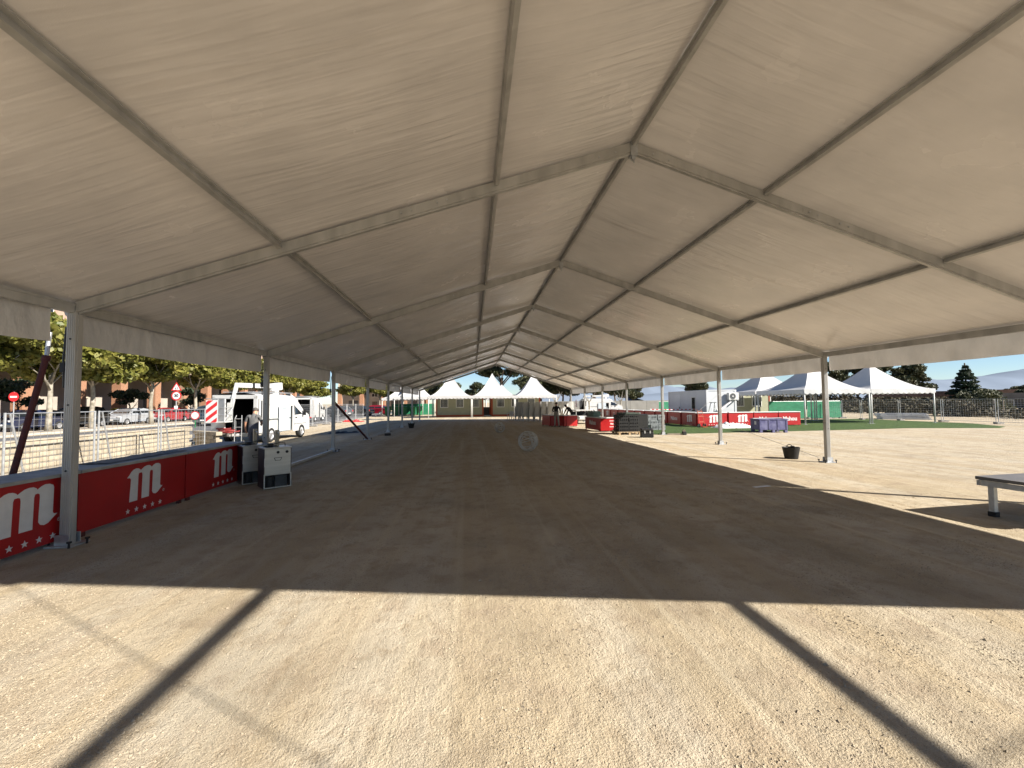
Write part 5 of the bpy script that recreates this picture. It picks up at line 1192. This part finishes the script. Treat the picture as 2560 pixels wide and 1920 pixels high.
sh.grid(shf, 60, 34); o = sh.build('plastic_sheet', mat('white_plastic_film', (.74, .74, .73), .3, 0, .05, 3, transl=.15), loc=(15.9, 25.05, 0), rot=(0, 0, R(3))); tag(o, 'crumpled white plastic sheet heaped before the red counters', 'plastic sheet')
hc = thing('hand_cart', 'orange hand cart leaning at the corner of the red counters', 'hand cart', (14.35, 25.85, 0), R(20))
for s in (-1, 1):
    MB().path([(s*.2, -.05, .1), (s*.2, .12, 1.0), (s*.17, .2, 1.12)], .017, 7).build('upright', ORANGE, hc); wheel(hc, (s*.25, .0, .13), .13, .06)
for z, y in ((.35, 0), (.7, .06), (1.0, .12)): MB().tube((-.2, y, z), (.2, y, z), .014, n=6).build('rung', ORANGE, hc)
MB().bb(-.2, .2, -.3, -.05, .04, .055).build('toe_plate', ORANGE, hc)
ld = thing('step_ladder', 'aluminium step ladder standing behind the red counters', 'ladder', (16.75, 28.6, 0), R(10))
for s in (-1, 1):
    MB().bar((s*.30, -.45, 0), (s*.16, 0, 1.55), .06, .03).build('front_rail', ALUS, ld); MB().bar((s*.30, .45, 0), (s*.16, .02, 1.52), .05, .03).build('rear_rail', ALUS, ld)
for k in range(5): z = .28+k*.28; MB().bb(-.28+.09*z, .28-.09*z, -.45+.29*z-.04, -.45+.29*z+.04, z-.012, z+.012).build('step', ALUS, ld)
MB().bb(-.2, .2, -.1, .12, 1.53, 1.57).build('top_cap', BLACK, ld)
tp = MB(); n = 26
for i in range(n):
    tp.cur = i % 2; x0 = 13.2+i*.16; x1 = x0+.16; z = lambda x: 1.08-.05*math.sin((x-13.2)/4.2*math.pi)
    tp.add([(x0, 31.0, z(x0)-.03), (x1, 31.0, z(x1)-.03), (x1, 31.0, z(x1)+.03), (x0, 31.0, z(x0)+.03)], [(0, 1, 2, 3)])
o = tp.build('barrier_tape', [WHITEP, SIGNRED]); tag(o, 'red and white barrier tape strung behind the shaded red counters', 'tape')
# ------------------------------------------------------------------ buckets
def bucket(label, loc, rz, s=1.0):
    t = thing('rubber_bucket', label, 'bucket', loc, rz, 'black rubber buckets'); t.scale = (s, s, s)
    MB().lathe([(.001, .006), (.165, .006), (.165, 0), (.170, .0), (.225, .31), (.232, .33), (.222, .335), (.212, .31), (.160, .02), (.001, .02)], 28).build('tub', mat('bucket_rubber', (.011, .0105, .010), .6, 0, .3, 10), t, smooth=True)
    for a in (0, math.pi): MB().path([(.225*math.cos(a+d), .225*math.sin(a+d), .32+h) for d, h in ((-.33, 0), (-.25, .045), (-.1, .065), (.1, .065), (.25, .045), (.33, 0))], .013, 7).build('handle', MATS['bucket_rubber'], t, smooth=True)
bucket('black rubber bucket with handle loops standing on sunlit gravel', (9.12, 11.62, 0), R(62), .98)
bucket('black rubber bucket standing in the shade by the left posts', (-4.15, 29.8, 0), R(20), .95)
# ------------------------------------------------------------------ wire balls
def wire_ball(label, loc, r, seed):
    rg = random.Random(seed); mb = MB(); wm = mat('ball_wire', (.48, .46, .42), .6, .1, .15, 9)
    for k in range(12):
        ax = Vector((rg.gauss(0, 1), rg.gauss(0, 1), rg.gauss(0, 1))).normalized(); u = ax.orthogonal().normalized(); v = ax.cross(u); off = rg.uniform(-.75, .75); rr = math.sqrt(1-off*off)
        pts = [(u*math.cos(a)*rr+v*math.sin(a)*rr+ax*off)*r+Vector((0, 0, r)) for a in np.linspace(0, 2*math.pi, 29)]
        mb.path(pts, .013, 4, False)
    o = mb.build('wire_ball', wm, loc=loc); tag(o, label, 'ornament', 'wire ball ornaments on the gravel'); o.data.name = 'wire_ball'
wire_ball('large pale wire ball lying on the shaded gravel', (1.91, 14.75, .006), .34, 1)
wire_ball('smaller pale wire ball lying further back on the shaded gravel', (1.52, 24.1, .006), .29, 2)
# ------------------------------------------------------------------ stage deck on the right
def deck(label, loc, rz, L, W, z):
    t = thing('stage_deck', label, 'stage deck', loc, rz, 'low aluminium stage decks')
    MB().bb(0, L, -W, 0, z-.045, z).build('deck_board', mat('deck_board', (.11, .105, .105), .55, 0, .15, 3), t, bevel=.004)
    fr = [(0, L, -.05, 0), (0, L, -W, -W+.05), (0, .05, -W+.05, -.05), (L-.05, L, -W+.05, -.05)]
    for (a, b, c, d) in fr: MB().bb(a+.012, b-.012, c+.006, d-.006, z-.13, z-.055).build('edge_rail', ALUS, t, bevel=.004)
    for x in (.12, L-.12):
        for y in (-.12, -W+.12):
            l_ = MB().bb(x-.035, x+.035, y-.035, y+.035, .06, z-.13).build('leg', ALUS, t, bevel=.006); MB().bb(x-.045, x+.045, y-.045, y+.045, 0, .07).build('rubber_foot', RUBBER, l_, bevel=.006)
deck('low aluminium stage deck with square legs and dark top', (7.25, 5.63, 0), R(6), 2.0, 1.0, .56)
# ------------------------------------------------------------------ loose things by the street fence
nt_ = MB(); nt_.grid(lambda u, v: Vector(((u-.5)*2.0, (v-.5)*1.0, .012+.34*abs(mnoise.noise(Vector((u*5, v*4, 2.2))))*max(0, 1-(2*abs(u-.5))**4)*max(0, 1-(2*abs(v-.5))**4))), 40, 22)
o = nt_.build('red_cloth', mat('red_cloth', (.5, .03, .035), .7, 0, .2, 4, transl=.1), loc=(-11.2, 41.6, 0), rot=(0, 0, R(-12))); tag(o, 'crumpled red cloth lying by the street fence', 'cloth')
for (x, y, L, lab, m_) in ((-7.4, 25.6, 1.7, 'black folded sheet lying outside the left posts', BLACK), (-10.4, 46.3, 2.2, 'dark plastic bundle on the ground before the white gazebo', DARKGREY)):
    b_ = MB(); b_.grid(lambda u, v: Vector(((u-.5)*L, (v-.5)*.8, .01+.22*abs(mnoise.noise(Vector((u*4+x, v*3, 5))))*max(0, 1-(2*abs(u-.5))**4)*max(0, 1-(2*abs(v-.5))**4))), 26, 12); o = b_.build('bundle', m_, loc=(x, y, 0), rot=(0, 0, R(25))); tag(o, lab, 'sheet')
wt = thing('steel_weight', 'small dark steel weight beside the fourth left post', 'weight', (-4.45, 23.2, 0), R(15)); MB().bb(-.16, .16, -.12, .12, 0, .11).build('block', RUBBER, wt, bevel=.02); MB().bar((-.5, 0, .03), (-.16, 0, .05), .05, .04).build('bar', STAKE, wt)
# paper scrap on the shaded gravel
o = MB().bb(-.2, .2, -.04, .04, .002, .008).build('paper_strip', WHITEP, loc=(5.6, 7.95, .0), rot=(0, 0, R(15))); tag(o, 'thin pale strip lying on the shaded gravel', 'strip')
